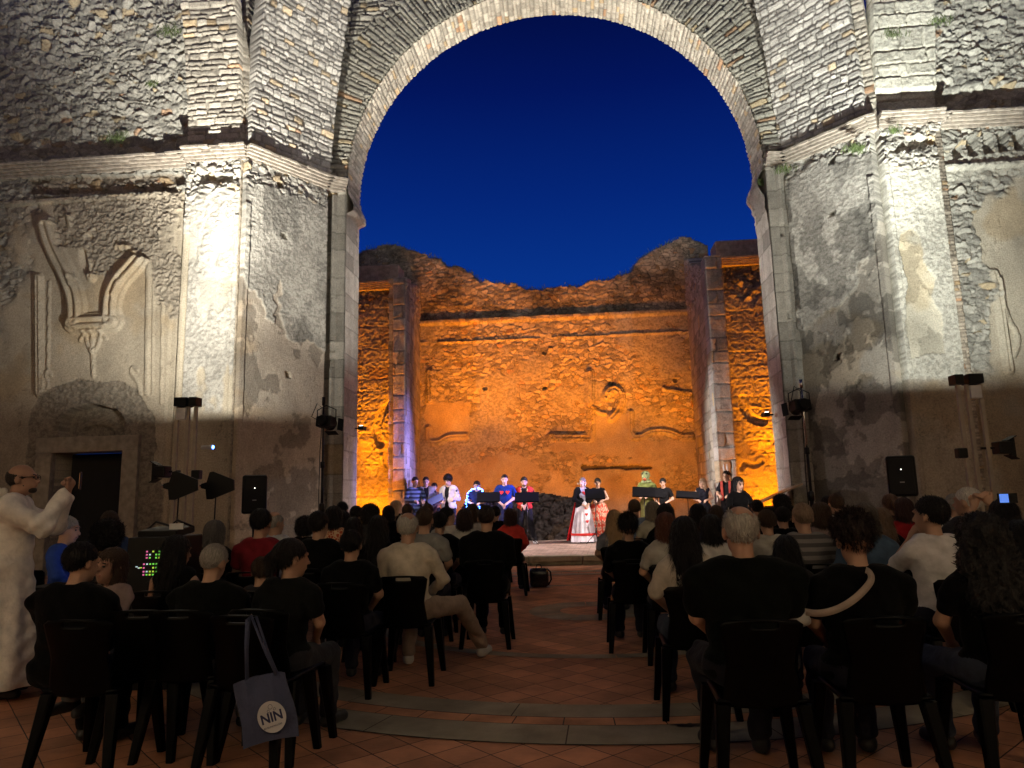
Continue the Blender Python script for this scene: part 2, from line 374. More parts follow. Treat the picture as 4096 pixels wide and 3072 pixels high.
def f_left(U, V):
    rub = rubble(U, V, .26, .14, 1, .066, (.31, .295, .25)); pl = plaster(U, V, 2, (.42, .36, .265))
    rough = pocked(U, V, 5, .045, (.36, .31, .235))
    h, c = pl
    h = h+.0
    for a in cart: h = np.maximum(h, moulding(pdist(U, V, a), .25, .19)+.01)
    for a, r in vl: h = h+moulding(pdist(U, V, a), r*1.1, r*1.05)
    for a in cur: h = h+moulding(pdist(U, V, a), .055, .045)
    for a in scr: h = h+moulding(pdist(U, V, a), .13, .13)
    cxy = onwall([(206, 540)], p, q)[0]; h = h-.12*sst(.42, .3, np.hypot(U-cxy[0], (V-cxy[1])*.6))*(V > cxy[1]-.6)
    h = h-.05*(U > onwall([(368, 700)], p, q)[0, 0])*(V < 8.9)-.05*(np.abs(U-onwall([(384, 700)], p, q)[0, 0]) < .03)
    m = inside(U, V, brk, .10, 3).astype(float)*sst(.40, .50, fbm(U*1.6, V*1.6, 4, 12)+.12)
    h, c = mix((h, c), (rough[0]*1.9-.05, rough[1]), m)
    left = sst(3.4, 2.2, U+(fbm(U*2, V*2, 4, 5)-.5)*2.2)*sst(4.6, 6.4, V+(fbm(U, V, 4, 6)-.5)*2.6)
    h, c = mix((h, c), (rub[0]*.7-.05, rub[1]*.85), left)
    # door surround of rough masonry
    m = inside(U, V, rgh, .07, 7).astype(float); h, c = mix((h, c), (rough[0]*.9-.035, rough[1]*.80), m)
    d = pdist(U, V, nic, True); inn = inside(U, V, nic, .015, 8)
    h = np.where(inn, -.26+plaster(U, V, 4)[0]+moulding(np.abs(np.hypot((U-nic[:, 0].mean())*.6, V-nic[:, 1].min()-.25)-.3), .08, .08), h); h = h+np.where((d < .1) & ~inn & (V > nic[:, 1].min()), .02, 0)
    # frieze and wall above the cornice
    z1 = 8.75+.12*(fbm(U*2, V*0, 4, 3)-.5)
    up = sst(z1-.02, z1+.02, V); h, c = mix((h, c), (rub[0]*.9-.02, rub[1]), up)
    inn = inside(U, V, slot, .035, 9, 6); h = h-.11*inn; c = np.where(inn[..., None], c*np.array([.8, .72, .66]), c)
    h = h+.06*((V > 8.66) & (V < 8.76)&(U < 6.7))
    return h, c
kd = lambda U, V: ~((U > dark_doorway[:, 0].min()) & (U < dark_doorway[:, 0].max()) & (V < dark_doorway[:2, 1].mean()))
at0(panel('wall_face', tl, p, q, -.05, 14.6, f_left, .0215, kd, lean))
d0, d1, dh = dark_doorway[:, 0].min()+p[0], dark_doorway[:, 0].max()+p[0], dark_doorway[:2, 1].mean()
b = MB(); 
b.box((d0-.19, p[1]-.02, dh/2), (.37, .16, dh), bev=.012).box((d1+.19, p[1]-.02, dh/2), (.37, .16, dh), bev=.012).box(((d0+d1)/2, p[1]-.022, dh+.17), (d1-d0+.76, .165, .34), bev=.012)
M_DSTONE = mat('door_stone', (.33, .285, .22), .95, spec=.1, var=.25, vs=7, bump=30)
at0(b.build('door_frame', M_DSTONE, tl))
dd = at0(MB().box(((d0+d1)/2, p[1]+.62, dh/2), (d1-d0+.06, .05, dh)).build('dark_doorway', mat('doorway_shade', (.012, .012, .011), .9), tl))  # dark sheet closing the opening; its black colour stands for the shaded interior
# pilaster of the left wall
def f_lpil(U, V):
    a = coursed(U, V, .125, .33, 3, .06, (.47, .425, .345)); b_ = pocked(U, V, 6, .036, (.46, .43, .365)); pl = plaster(U, V, 4, (.45, .42, .35), .012)
    n = fbm(U*1.5, V*.8, 4, 2)
    h, c = mix(b_, pl, sst(.47, .53, n)*sst(8.2, 7.2, V)); low = sst(3.55, 3.35, V+(n-.5)*.5)
    h, c = mix((h, c), plaster(U, V, 9, (.42, .36, .26)), np.maximum(low, (U < .16)*(V < 7.6)*.9))
    rc = sst(8.5, 8.7, V+(n-.5)*.6); rb = rubble(U, V, .24, .14, 8, .07); h, c = mix((h, c), rb, rc)
    h = h-.16*inside(U, V, [(.25, 8.78), (1.12, 8.80), (1.1, 9.0), (.52, 9.02), (.5, 9.3), (.36, 9.3), (.3, 9.0)], .04, 3, 6)
    h, c = mix((h, c), a, sst(9.85, 9.9, V))
    h = h+.03*((U < .1) | (U > 1.2))*(V < 8)
    return h, c
at0(panel('pilaster', tl, *LPIL, -.05, 14.6, f_lpil, .0205, None, lambda V: lean(V)+0, .35))
at0(cornice(tl, [LW0, (-8.72, 15.1), (-8.72, 14.9), (-7.4, 14.9)], 9.33))
# ---- left diagonal wall ----------------------------------------------
td = empty('nave_wall', (LDG[0][0], LDG[0][1], 0), 0, 'narrow slanting wall left of the great arch, rubble above, patchy plaster below', 'wall')
def f_diag(k, flip=False):
    def f(U, V):
        if flip: U = 2.115-U
        co = coursed(U, V, .135, .24, k, .066, (.42, .395, .345)); pk = pocked(U, V, k+2, .026, (.38, .355, .30))
        pl = plaster(U, V, k+5, (.42, .36, .28)) if not flip else plaster(U, V, k+5, (.36, .325, .265))
        n = fbm(U*.9, V*.7, 5, k+1); dark = sst(.46, .60, fbm(U*1.2, V*.6, 5, k+4)); pk = pk[0], pk[1]*(1-.38*dark)[..., None]
        edge = 6.3+(n-.5)*3.2-(U-.9)*.8
        m = sst(edge+.03, edge-.03, V); h, c = mix((pk[0]+.02, pk[1]), (pl[0], pl[1]), m)
        st = sst(.52, .56, fbm(U*1.4+3, V*1.2, 5, k+8))*m; c = c*(1-.40*st[..., None]); h = h-.012*st
        if flip:
            st = sst(.47, .50, fbm(U*1.7, V*1.5+8, 5, k+9))*sst(8.4, 7.6, V); c = c*(1-.42*st[..., None]); h = h-.015*st
        rb = rubble(U, V, .24, .15, k+3, .055); h, c = mix((h, c), (rb[0], rb[1]*.85), sst(8.75, 9.0, V+(n-.5)*1.2))
        for (x, z) in [(1.02, 7.75), (1.25, 4.42), (.9, 9.0)]:
            h = h-.14*(np.maximum(np.abs(U-x+(V-z)*.3), np.abs(V-z)) < .07)
        h, c = mix((h, c), co, sst(9.72, 9.76, V))
        h = h+.035*((V < 8.3)&(U < .13)); h = h+.05*(V < .95)*sst(.97, .9, V)+.05*sst(.62, .58, V)
        return h, c
    return f
at0(panel('wall_face', td, *LDG, -.05, 14.8, f_diag(1), .021, None, lambda V: lean(V)*.75+.10*(V > 9.72), .5))
def f_strip(U, V):
    a = coursed(U, V, .125, .33, 9, .05, (.40, .36, .29)); b_ = pocked(U, V, 6, .03, (.34, .29, .22))
    return mix(b_, a, sst(9.8, 9.85, V))
at0(panel('pilaster_edge', td, (-7.42, 14.9), (-7.36, 15.2), -.05, 14.6, f_strip, .03, None, lambda V: V*0, .2))
at0(panel('pilaster_edge', td, (-7.40, 15.12), (-7.24, 14.94), 9.5, 14.6, f_strip, .03, None, lambda V: lean(V)*.8, .2)); at0(panel('recess', td, (-7.46, 15.3), (-7.1, 15.3), -.05, 9.6, f_strip, .03, None, None, .2))
at0(cornice(td, [(-7.42, 14.9), (-7.3, 14.9), (-6.02, 16.75), (-5.62, 17.0)], 9.33))
# ---- great arch ---------------------------------------------------------
ta = empty('great_arch', (XC, YF, 0), 0, 'tall round stone arch with bright pale underside framing the stage and sky', 'arch')
JX0, JX1 = XC-RAD, XC+RAD
def f_arch(U, V):
    X = U-6.9+XC; r = np.hypot(X-XC, V-ZS); th = np.arctan2(V-ZS, X-XC)
    a = coursed(U, V, .13, .30, 11, .09, (.30, .28, .23), .04)
    b_ = coursed(r-RAD+50, th*(RAD+.6), .125, .52, 12, .09, (.28, .265, .215), .02)
    m = ((r < RAD+1.15+.35*hsh(np.floor(th*12).astype(int), np.floor(th*0).astype(int), 3)) & (V > ZS)).astype(float)
    h, c = mix(a, b_, m); return h, c
ka = lambda U, V: (np.hypot(U-6.9, V-ZS) > RAD+.03*(fbm(U*9, V*9, 2, 3)-.5)) & (V > ZS-.2) | (np.abs(U-6.9) > RAD) & (V <= ZS)
def f_arch_all(U, V):
    h, c = f_arch(U, V); s = np.abs(U-6.9); low = sst(9.3, 9.25, V)
    bl = coursed(U, V, .55, 3.0, 14, .015, (.36, .33, .27), .01); hb = bl[0]
    left = (U-6.9) < 0
    hb = hb+.13*(np.abs(s-RAD-.30) < .05)*(fbm(U*0+left, V*2.5, 4, 2) > .28)-.05*(s > RAD+.36)+.02*(s < RAD+.25)
    return mix((h, c), (hb, bl[1]*.75), low)
at0(panel('arch_face', ta, (XC-6.9, YF), (XC+6.9, YF), -.05, 17.2, f_arch_all, .024, ka, None, .9))
def soffit():
    arc = PI*RAD; L = 2*ZS+arc; ns = int(L/.024); nd = int(1.1/.024)+1
    S, D = np.meshgrid(np.linspace(0, L, ns), np.linspace(0, YB-YF, nd))
    S0 = S; a = coursed(D*1.0+20, S, .118, .26, 7, .045, (.50, .455, .365), .012)
    jm = np.maximum(sst(ZS-.15, ZS-.3, S), sst(L-ZS+.15, L-ZS+.3, S)); zz = np.where(S < L/2, S, L-S)
    bl = coursed(D, zz, .52, 1.3, 10, .014, (.44, .40, .34), .02); st = fbm(D*3, zz*.5, 5, 5); bl = bl[0]+.02*(fbm(D*5, zz*3, 4, 1)-.5), bl[1]*(.65+.7*st)[..., None]
    h, c = mix(a, bl, jm)
    # ragged impost where the arch springs
    k = np.exp(-((zz-8.95)/.28)**2)*(.20+.12*(fbm(D*6, zz*6, 3, 4)-.5)); rgt = (S > L/2)
    h = h+np.where(rgt, k*1.0+.10*np.exp(-((zz-8.4)/.4)**2)*fbm(D*7, zz*7, 3, 2), k*sst(8.75, 8.85, zz))
    h = h+.10*((D < .1) & (jm > .5) & (fbm(D*0, zz*2, 3, 8) > .3))*0
    X = np.where(S < ZS, -RAD, np.where(S > L-ZS, RAD, 0)); Z = np.where(S < ZS, S, L-S)
    th = PI-(S-ZS)/RAD; on = (S >= ZS) & (S <= L-ZS); nx = np.where(on, -np.cos(th), np.where(S < L/2, 1, -1)); nz = np.where(on, -np.sin(th), 0)
    X = np.where(on, RAD*np.cos(th), X)+nx*h; Z = np.where(on, ZS+RAD*np.sin(th), Z)+nz*h
    P = np.stack([X+XC, YF-.02+D, Z], -1).reshape(-1, 3); I = np.arange(ns*nd).reshape(nd, ns)
    Q = np.stack([I[:-1, :-1], I[:-1, 1:], I[1:, 1:], I[1:, :-1]], -1).reshape(-1, 4)
    at0(finish('arch_soffit', ta, P, Q, c.reshape(-1, 3), None))
soffit()
# back face of the arch wall
bk = MB(); seg = 40
for i in range(seg):
    a0, a1 = PI*i/seg, PI*(i+1)/seg
    q4 = [(XC+(RAD+.01)*math.cos(a), ZS+(RAD+.01)*math.sin(a)) for a in (a0, a1)]; q4 += [(XC+9.5*math.cos(a1), ZS+9.5*math.sin(a1)), (XC+9.5*math.cos(a0), ZS+9.5*math.sin(a0))]
    vs = [bk.bm.verts.new((x, YB+.01, z)) for x, z in q4]; bk.bm.faces.new(vs)
for s in (-1, 1):
    vs = [bk.bm.verts.new((XC+s*x, YB+.01, z)) for x, z in ((RAD+.01, 0), (9.5, 0), (9.5, ZS), (RAD+.01, ZS))]; bk.bm.faces.new(vs)
at0(bk.build('arch_back', M_CORN, ta))
# ---- right diagonal wall ------------------------------------------------
tr = empty('nave_wall', (RDG[0][0], RDG[0][1], 0), 0, 'narrow slanting wall right of the great arch, coursed stone above, blotchy plaster below', 'wall')
at0(panel('wall_face', tr, *RDG, -.05, 14.8, f_diag(4, True), .021, None, lambda V: lean(V)*.75+.10*(V > 9.72), .5))
at0(panel('pilaster_edge', tr, (6.84, 15.55), (7.04, 15.42), 9.5, 14.6, f_strip, .025, None, lambda V: lean(V)*.8, .2)); at0(panel('recess', tr, (6.7, 15.85), (7.12, 15.85), -.05, 9.6, f_strip, .03, None, None, .2))
at0(cornice(tr, [(4.95, 17.0), (5.42, 17.05), (6.86, 15.5), (7.0, 15.42)], 9.33, 3))
# ---- right nave wall ------------------------------------------------------
tw = empty('nave_wall', (RPIL[0][0], RPIL[0][1], 0), 0, 'floodlit right nave wall with peeling bright pilaster and jagged ledge shadows', 'wall')
p2, q2 = RPIL
strip = W([(1945, 505), (1965, 495), (1990, 510), (1995, 560), (2020, 600), (2010, 640), (2035, 680), (2040, 760), (1965, 775), (1955, 700), (1960, 600), (1940, 540)], p2, q2)
def f_rpil(U, V):
    pk = pocked(U, V, 3, .034, (.47, .445, .37)); pl = plaster(U, V, 8, (.50, .46, .36), .008); co = coursed(U, V, .15, .42, 6, .06, (.46, .42, .34)); bg_ = coursed(U, V, .36, .85, 8, .07, (.44, .42, .35))
    pk2 = pocked(U, V, 9, .035, (.47, .445, .36)); bg_ = bg_[0]+pk2[0]*.8, (bg_[1]+pk2[1])/2
    m = inside(U, V, strip, .06, 4).astype(float); h, c = mix(pk, (pl[0]-.01, pl[1]*1.05), m)
    m2 = m*sst(.45, .48, fbm(U*1.5+4, V*1.2, 5, 3)); c = c*(1-.30*m2[..., None]); h = h-.012*m2
    low = sst(3.75, 3.6, V); h, c = mix((h, c), plaster(U, V, 3, (.36, .31, .235)), low)
    rb = rubble(U, V, .22, .16, 2, .09); n = fbm(U*2, V*2, 4, 5); h, c = mix((h, c), rb, sst(8.3, 8.4, V+(n-.5)*.8))
    h = h-.17*inside(U, V, [(.18, 8.75), (1.15, 8.85), (1.2, 9.02), (.85, 9.1), (.6, 9.12), (.42, 8.98)], .04, 3, 6)
    up = sst(9.75, 9.8, V); h, c = mix((h, c), mix(bg_, co, sst(12.1, 12.15, V)), up); h = h-.12*sst(9.75, 9.8, V)*sst(10.25, 10.15, V)
    ed = (U > 1.17) & (V < 9.2); br = coursed(U, V, .075, .16, 12, .03, (.40, .34, .26), .005); h = np.where(ed, br[0], h); c = np.where(ed[..., None], br[1]*np.where((V > 6.3), .55, 1)[..., None], c)
    h = h+.05*(U < .12)*(V < 9.1)
    return h, c
at0(panel('pilaster', tw, p2, q2, -.05, 14.6, f_rpil, .0205, None, lean, .4))
p3, q3 = RW
rv = W([(2146, 590), (2150, 600), (2180, 800)], p3, q3); rv2 = W([(2158, 605), (2168, 660), (2182, 700), (2195, 715), (2200, 745), (2190, 770)], p3, q3, 2)
rsl = W([(2050, 332), (2075, 300), (2110, 290), (2230, 285), (2230, 320), (2050, 345)], p3, q3)
def f_rwall(U, V):
    rb = rubble(U, V, .26, .14, 9, .066, (.33, .315, .265)); pk = pocked(U, V, 4, .06, (.42, .40, .33)); pl = plaster(U, V, 6, (.40, .355, .27))
    n = fbm(U*1.1, V*.9, 5, 4); edge = .75+(n-.5)*1.6; h, c = mix(rb[0:2], pl, sst(edge, edge+.06, U+(8-V)*.05)*sst(8.0, 7.7, V+(n-.5)*1.6))
    low = sst(4.1, 3.7, V+(n-.5)); h, c = mix((h, c), plaster(U, V, 12, (.33, .285, .215)), low)
    h = h+moulding(pdist(U, V, rv), .11, .10)+moulding(pdist(U, V, rv2), .06, .06)
    h, c = mix((h, c), pk, sst(8.0, 8.15, V+(n-.5)*1.2)*sst(8.9, 8.7, V)); h = h-.20*inside(U, V, rsl, .03, 4, 5)*(np.sin(U*19) > -.35)
    h, c = mix((h, c), rb, sst(9.7, 9.8, V)); h = h-.10*sst(9.7, 9.8, V)*sst(10.3, 10.15, V+(n-.5)*.5)
    h = h+.10*(V < 8.5)*sst(8.5, 8.47, V)*sst(8.35, 8.4, V)
    return h, c
at0(panel('wall_face', tw, p3, q3, -.05, 14.6, f_rwall, .0225, None, lean, .6))
at0(cornice(tw, [(7.0, 15.42), (8.32, 15.42), (8.34, 15.62), (14.5, 15.75)], 9.33, 4))
# rest of the nave behind and beside the viewer, plain rubble
tb = empty('nave_wall', (0, -4, 0), 0, 'plain rubble wall closing the nave behind the viewer', 'wall')
def f_plain(U, V): return rubble(U, V, .5, .35, 3, .08, (.36, .32, .25))
for a_, b__ in (((-16, -4.5), (-16, 15.1)), ((14.5, 15.75), (14.5, -4.5)), ((14.5, -4.5), (-16, -4.5))):
    at0(panel('wall_face', tb, a_, b__, -.05, 13, f_plain, .12))
# ---- chancel: side walls with piers ----------------------------------------
def pierset(side):
    if side < 0:
        X0, X1, XW, zt = -5.13, -4.78, -7.6, 7.9; lab = 'amber lit side wall left of the stage ending in a bluish stone pier'
    else:
        X0, X1, XW, zt = 3.93, 4.40, 7.0, 8.1; lab = 'amber lit side wall right of the stage ending in a grey stone pier'
    t = empty('chancel_wall', ((X0+X1)/2, 20, 0), 0, lab, 'wall')
    def fw_(U, V):
        b_ = coursed(U, V, .42, .85, 5+side, .03, (.44, .40, .32)); pk = pocked(U, V, 7+side, .055, (.44, .40, .32)); rb = rubble(U, V, .25, .16, 5, .09)
        h, c = b_[0]+pk[0]*.9, (b_[1]+pk[1])/2; n = fbm(U, V*.8, 4, 9); h, c = mix((h, c), rb, sst(6.9, 7.1, V+(n-.5)*1.4)); h, c = mix((h, c), (plaster(U, V, 3)[0]+.01, plaster(U, V, 3)[1]), sst(.60, .62, fbm(U*1.3+3, V*1.1, 4, 10))*sst(3.4, 3.2, V)*.6)
        if side > 0:
            ax = onwall([(1618, 905), (1608, 885), (1602, 870)], (X1, 20.6), (XW, 20.6)); h = h-.10*sst(.13, .10, pdist(U, V, smooth_pts(onwall([(1604, 862), (1606, 880), (1622, 905), (1646, 912)], (X1, 20.6), (XW, 20.6)), 2)))-.08*sst(.08, .06, pdist(U, V, smooth_pts(onwall([(1601, 1012), (1612, 998), (1628, 1008), (1644, 998)], (X1, 20.6), (XW, 20.6)), 2)))
        else:
            h = h-.10*sst(.13, .10, pdist(U, V, smooth_pts(onwall([(845, 872), (826, 890), (812, 930), (822, 960)], (XW, 20.6), (X0, 20.6)), 2)))
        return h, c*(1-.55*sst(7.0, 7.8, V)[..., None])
    a = ((XW, 20.6), (X0, 20.6)) if side < 0 else ((X1, 20.6), (XW, 20.6))
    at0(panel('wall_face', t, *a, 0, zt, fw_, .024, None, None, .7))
    def fp(U, V):
        h, c = coursed(U, V, .45, .9, 12, .05, (.42, .39, .36)); return h+.03*(fbm(U*5, V*2, 4, 2)-.5), c*(.55+.9*fbm(U*4, V*1.2, 5, 4))[..., None]
    at0(panel('pier', t, (X0, 20.0), (X1, 20.0), 0, zt+.05, fp, .024, None, None, .6))
    xs = X1 if side < 0 else X0; xo = -5.50 if side < 0 else 4.25
    fs = lambda U, V: mix(coursed(U, V, .30, .6, 3, .03, (.42, .385, .32)), rubble(U, V, .26, .17, 6, .06), sst(7.4, 7.6, V))
    ztop = lambda U, V: V < ((8.0+.22*U) if side < 0 else (9.9-.42*U))+.4*(fbm(U*1.5, V*0, 4, 3)-.5)
    sd = ((xs, 20.05), (xo, 25.3)) if side < 0 else ((xo, 25.3), (xs+.02, 20.05))
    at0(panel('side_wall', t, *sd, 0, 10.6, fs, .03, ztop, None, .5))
    b = MB(); 
    for j in range(4): b.box(((X0+XW)/2 if side < 0 else (X1+XW)/2, 20.55-.03*j, zt-.1+.06*j), (abs(XW-(X0 if side < 0 else X1)), .3, .05))
    b.box(((X0+XW)/2 if side < 0 else (X1+XW)/2, 20.9, zt+.42), (abs(XW-(X0 if side < 0 else X1))+.05, .8, .5), bev=.03); at0(b.build('coping', M_CORN, t))
pierset(-1); pierset(1)
# ---- apse back wall ---------------------------------------------------------
AB = ((-9.0, 25.2), (5.1, 25.2))
tp = empty('apse_wall', (-.6, 25.2, 0), 0, 'ruined rubble apse wall lit deep amber behind the performers, ragged top edge', 'wall')
cv = lambda L: [((1350+x*.8137)/S_, (900+y*.8137)/S_) for x, y in L]
A_ = lambda L, n=0: W(cv(L), *AB, n) if n else W(cv(L), *AB)
sil = A_([(-400, 200), (0, 150), (100, 140), (150, 115), (240, 98), (300, 105), (400, 140), (500, 165), (530, 200), (600, 212), (660, 228), (700, 275), (760, 285), (820, 288), (900, 300), (950, 312), (1060, 310), (1120, 298), (1200, 300), (1240, 275), (1350, 262), (1400, 240), (1440, 225), (1480, 170), (1560, 115), (1640, 80), (1700, 60), (1750, 72), (1800, 95), (1840, 120), (1900, 130)])
mo = [(A_([(455, 725), (457, 860)]), .16, .16), (A_([(448, 1000), (448, 1072), (505, 1068), (530, 1048), (570, 1038), (632, 1038)], 1), .13, .12), (A_([(1240, 730), (1242, 1045), (1050, 1042)]), .17, .16),
      (A_([(1320, 845), (1330, 815), (1360, 802), (1388, 822), (1392, 870), (1378, 915), (1345, 950)], 2), .17, .17), (A_([(1440, 925), (1442, 1042), (1495, 1042), (1520, 1022), (1580, 1010), (1650, 1022), (1680, 1042), (1740, 1042)], 1), .13, .13), (A_([(1262, 900), (1290, 925), (1318, 930)], 1), .08, .08), (A_([(1605, 805), (1660, 818), (1735, 830), (1735, 885)]), .08, .10), (A_([(560, 1075), (640, 1075)]), .04, .04)]
crk = A_([(1212, 1190), (1245, 1195), (1330, 1192), (1540, 1192)]); p_lo = A_([(430, 870), (650, 870), (640, 1060), (430, 1060)]); p_r = A_([(1270, 920), (1430, 930), (1450, 1060), (1760, 1060), (1760, 1180), (1000, 1100), (1060, 1070), (1240, 1060)])
holes = A_([(1020, 630), (725, 805), (1018, 803), (1345, 780), (1660, 765), (385, 810)])
lz = A_([(400, 470), (1700, 425)])[:, 1].mean(); lz2 = A_([(600, 575), (1400, 540)])[:, 1].mean(); zf = A_([(800, 1175), (800, 1190)])[:, 1].mean()
def f_apse(U, V):
    rb = rubble(U, V, .21, .13, 7, .036, (.44, .38, .27), .5, .2); pk = pocked(U, V, 8, .03, (.44, .40, .31)); pl = plaster(U, V, 1, (.46, .40, .30))
    n = fbm(U*.8, V*.8, 5, 7); h, c = mix(rb, (pk[0]+.02, pk[1]), sst(.47, .56, n)*(V < lz))
    m = (inside(U, V, p_lo, .12, 5) | inside(U, V, p_r, .12, 6)).astype(float); h, c = mix((h, c), (pl[0]+.035, pl[1]*.95), m)
    ed = zf+(fbm(U*.9+2, V*0, 3, 6)-.5)*1.6; m = sst(ed+.02, ed-.02, V)*sst(.36, .42, fbm(U*.7, V*.7, 5, 11)); h, c = mix((h, c), (pl[0]+.04, pl[1]*(.7+.6*fbm(U*.8, V*.8, 4, 3))[..., None]), m)
    up = V > lz; c = np.where(up[..., None], rb[1]*(.42+.5*sst(.36, .62, fbm(U*1.1, V*1.1, 5, 2)))[..., None], c)  # darker stone colour above the ledge paints in the shadow it casts
    h = h+.13*sst(lz-.20, lz-.10, V)*(V < lz+.02)+.02; h = h+.05*sst(lz2-.08, lz2, V)*(V < lz2+.04+.05*(n-.5))*sst(.33, .4, fbm(U*2, V*0, 3, 9))
    for a, wd, hh in mo: h = h+moulding(pdist(U, V, a), wd*1.1, hh*.85)
    d = pdist(U, V, crk)+.13*(fbm(U*5, V*7, 4, 2)-.5)-.05*np.exp(-(U-crk[0, 0])**2/.1); h = h-.14*sst(.07, .03, d); c = np.where((d < .05)[..., None], c*.3, c)
    for x, z in holes: h = h-.2*(np.hypot(U-x, (V-z)*1.3) < .08+.05*(fbm(U*9, V*9, 2, 3)-.5))
    return h, c
def kap(U, V):
    t = np.interp(U, sil[:, 0], sil[:, 1])+.22*(fbm(U*3, V*0, 4, 2)-.5)+.12*(hsh(np.floor(U*4.2).astype(int), np.floor(U*0).astype(int), 2)-.5); return V < t
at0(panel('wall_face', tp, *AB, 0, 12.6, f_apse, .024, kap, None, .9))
# dry grass along the broken wall heads
def tufts(name, pts, n, lab, h=.16, parent=None, kind='stuff', m=None):
    bm = bmesh.new()
    for _ in range(n):
        x, y, z = random.choice(pts) if not callable(pts) else pts()
        a = random.uniform(0, 2*PI); l = h*random.uniform(.4, 1.2); dx, dy = math.cos(a)*l*.5, math.sin(a)*l*.5; w_ = .006
        v = [bm.verts.new(c) for c in ((x-w_, y, z-.03), (x+w_, y, z-.03), (x+dx*.6, y+dy*.6, z+l*.6), (x+dx, y+dy, z+l*.8))]
        bm.faces.new(v[:3]); bm.faces.new((v[1], v[3], v[2]))
    me = bpy.data.meshes.new(name); bm.to_mesh(me); bm.free(); o = link(name, me, parent, m or M_GRASS)
    return tag(o, lab, 'grass', kind=kind)
def _ps():
    x = random.uniform(-8.8, 4.7); return (x, 25.2+random.uniform(-.05, .8), float(np.interp(x+9.0, sil[:, 0], sil[:, 1]))+random.uniform(-.08, .03))
tufts('dry_grass', _ps, 2600, 'dark dry grass growing along the ragged top of the apse wall', .17)
def _clump(cx, cy, cz, r): return lambda: (cx+random.gauss(0, r), cy+random.gauss(0, .03), cz+random.gauss(0, r*.4))
for (u, v, Y, r, n, lb) in [(370, 72, 14.35, .16, 160, 'pale green weeds on the rubble beside the left bright pilaster'), (255, 300, 15.0, .14, 150, 'dark weed above the left cornice under the rubble'), (1926, 78, 14.6, .10, 90, 'green weed in the top block of the right bright pilaster'), (2030, 50, 14.7, .12, 100, 'dry weed high at the right edge beside the pilaster'),
                            (1846, 325, 15.35, .12, 160, 'green weed under the cornice at the corner of the right slanting wall'), (1690, 370, 16.8, .10, 100, 'moss and weed hanging at the right spring of the arch'), (1930, 285, 15.2, .08, 70, 'small weed on the ledge of the right pilaster'), (330, 185, 14.6, .07, 60, 'small weed midway up the left rubble wall'), (1648, 398, 17.3, .06, 120, 'dry weeds on the ragged right impost')]:
    P = aty(u, v, Y); tufts('weed', _clump(P[0], P[1]-.06, P[2], r), n, lb, .13, kind=None)
# ---- low rubble wall on the stage --------------------------------------------
def lowwall():
    t = empty('rubble_wall', (-.3, 21.4, .2), 0, 'low dark dry stone wall across the back of the stage', 'wall')
    def f(U, V): return rubble(U, V, .30, .19, 13, .13, (.045, .038, .034))
    top = lambda U: (.72+.66*sst(.2, .8, U)*sst(4.9, 4.2, U))+.16*(fbm(U*1.6, U*0, 4, 3)-.5)*2+.14*np.exp(-((U-3.0)/.5)**2)
    o = panel('wall_face', t, (-4.0, 21.4), (4.1, 21.4), .15, 2.3, f, .03, lambda U, V: V < top(U), None, .6); at0(o)
lowwall()
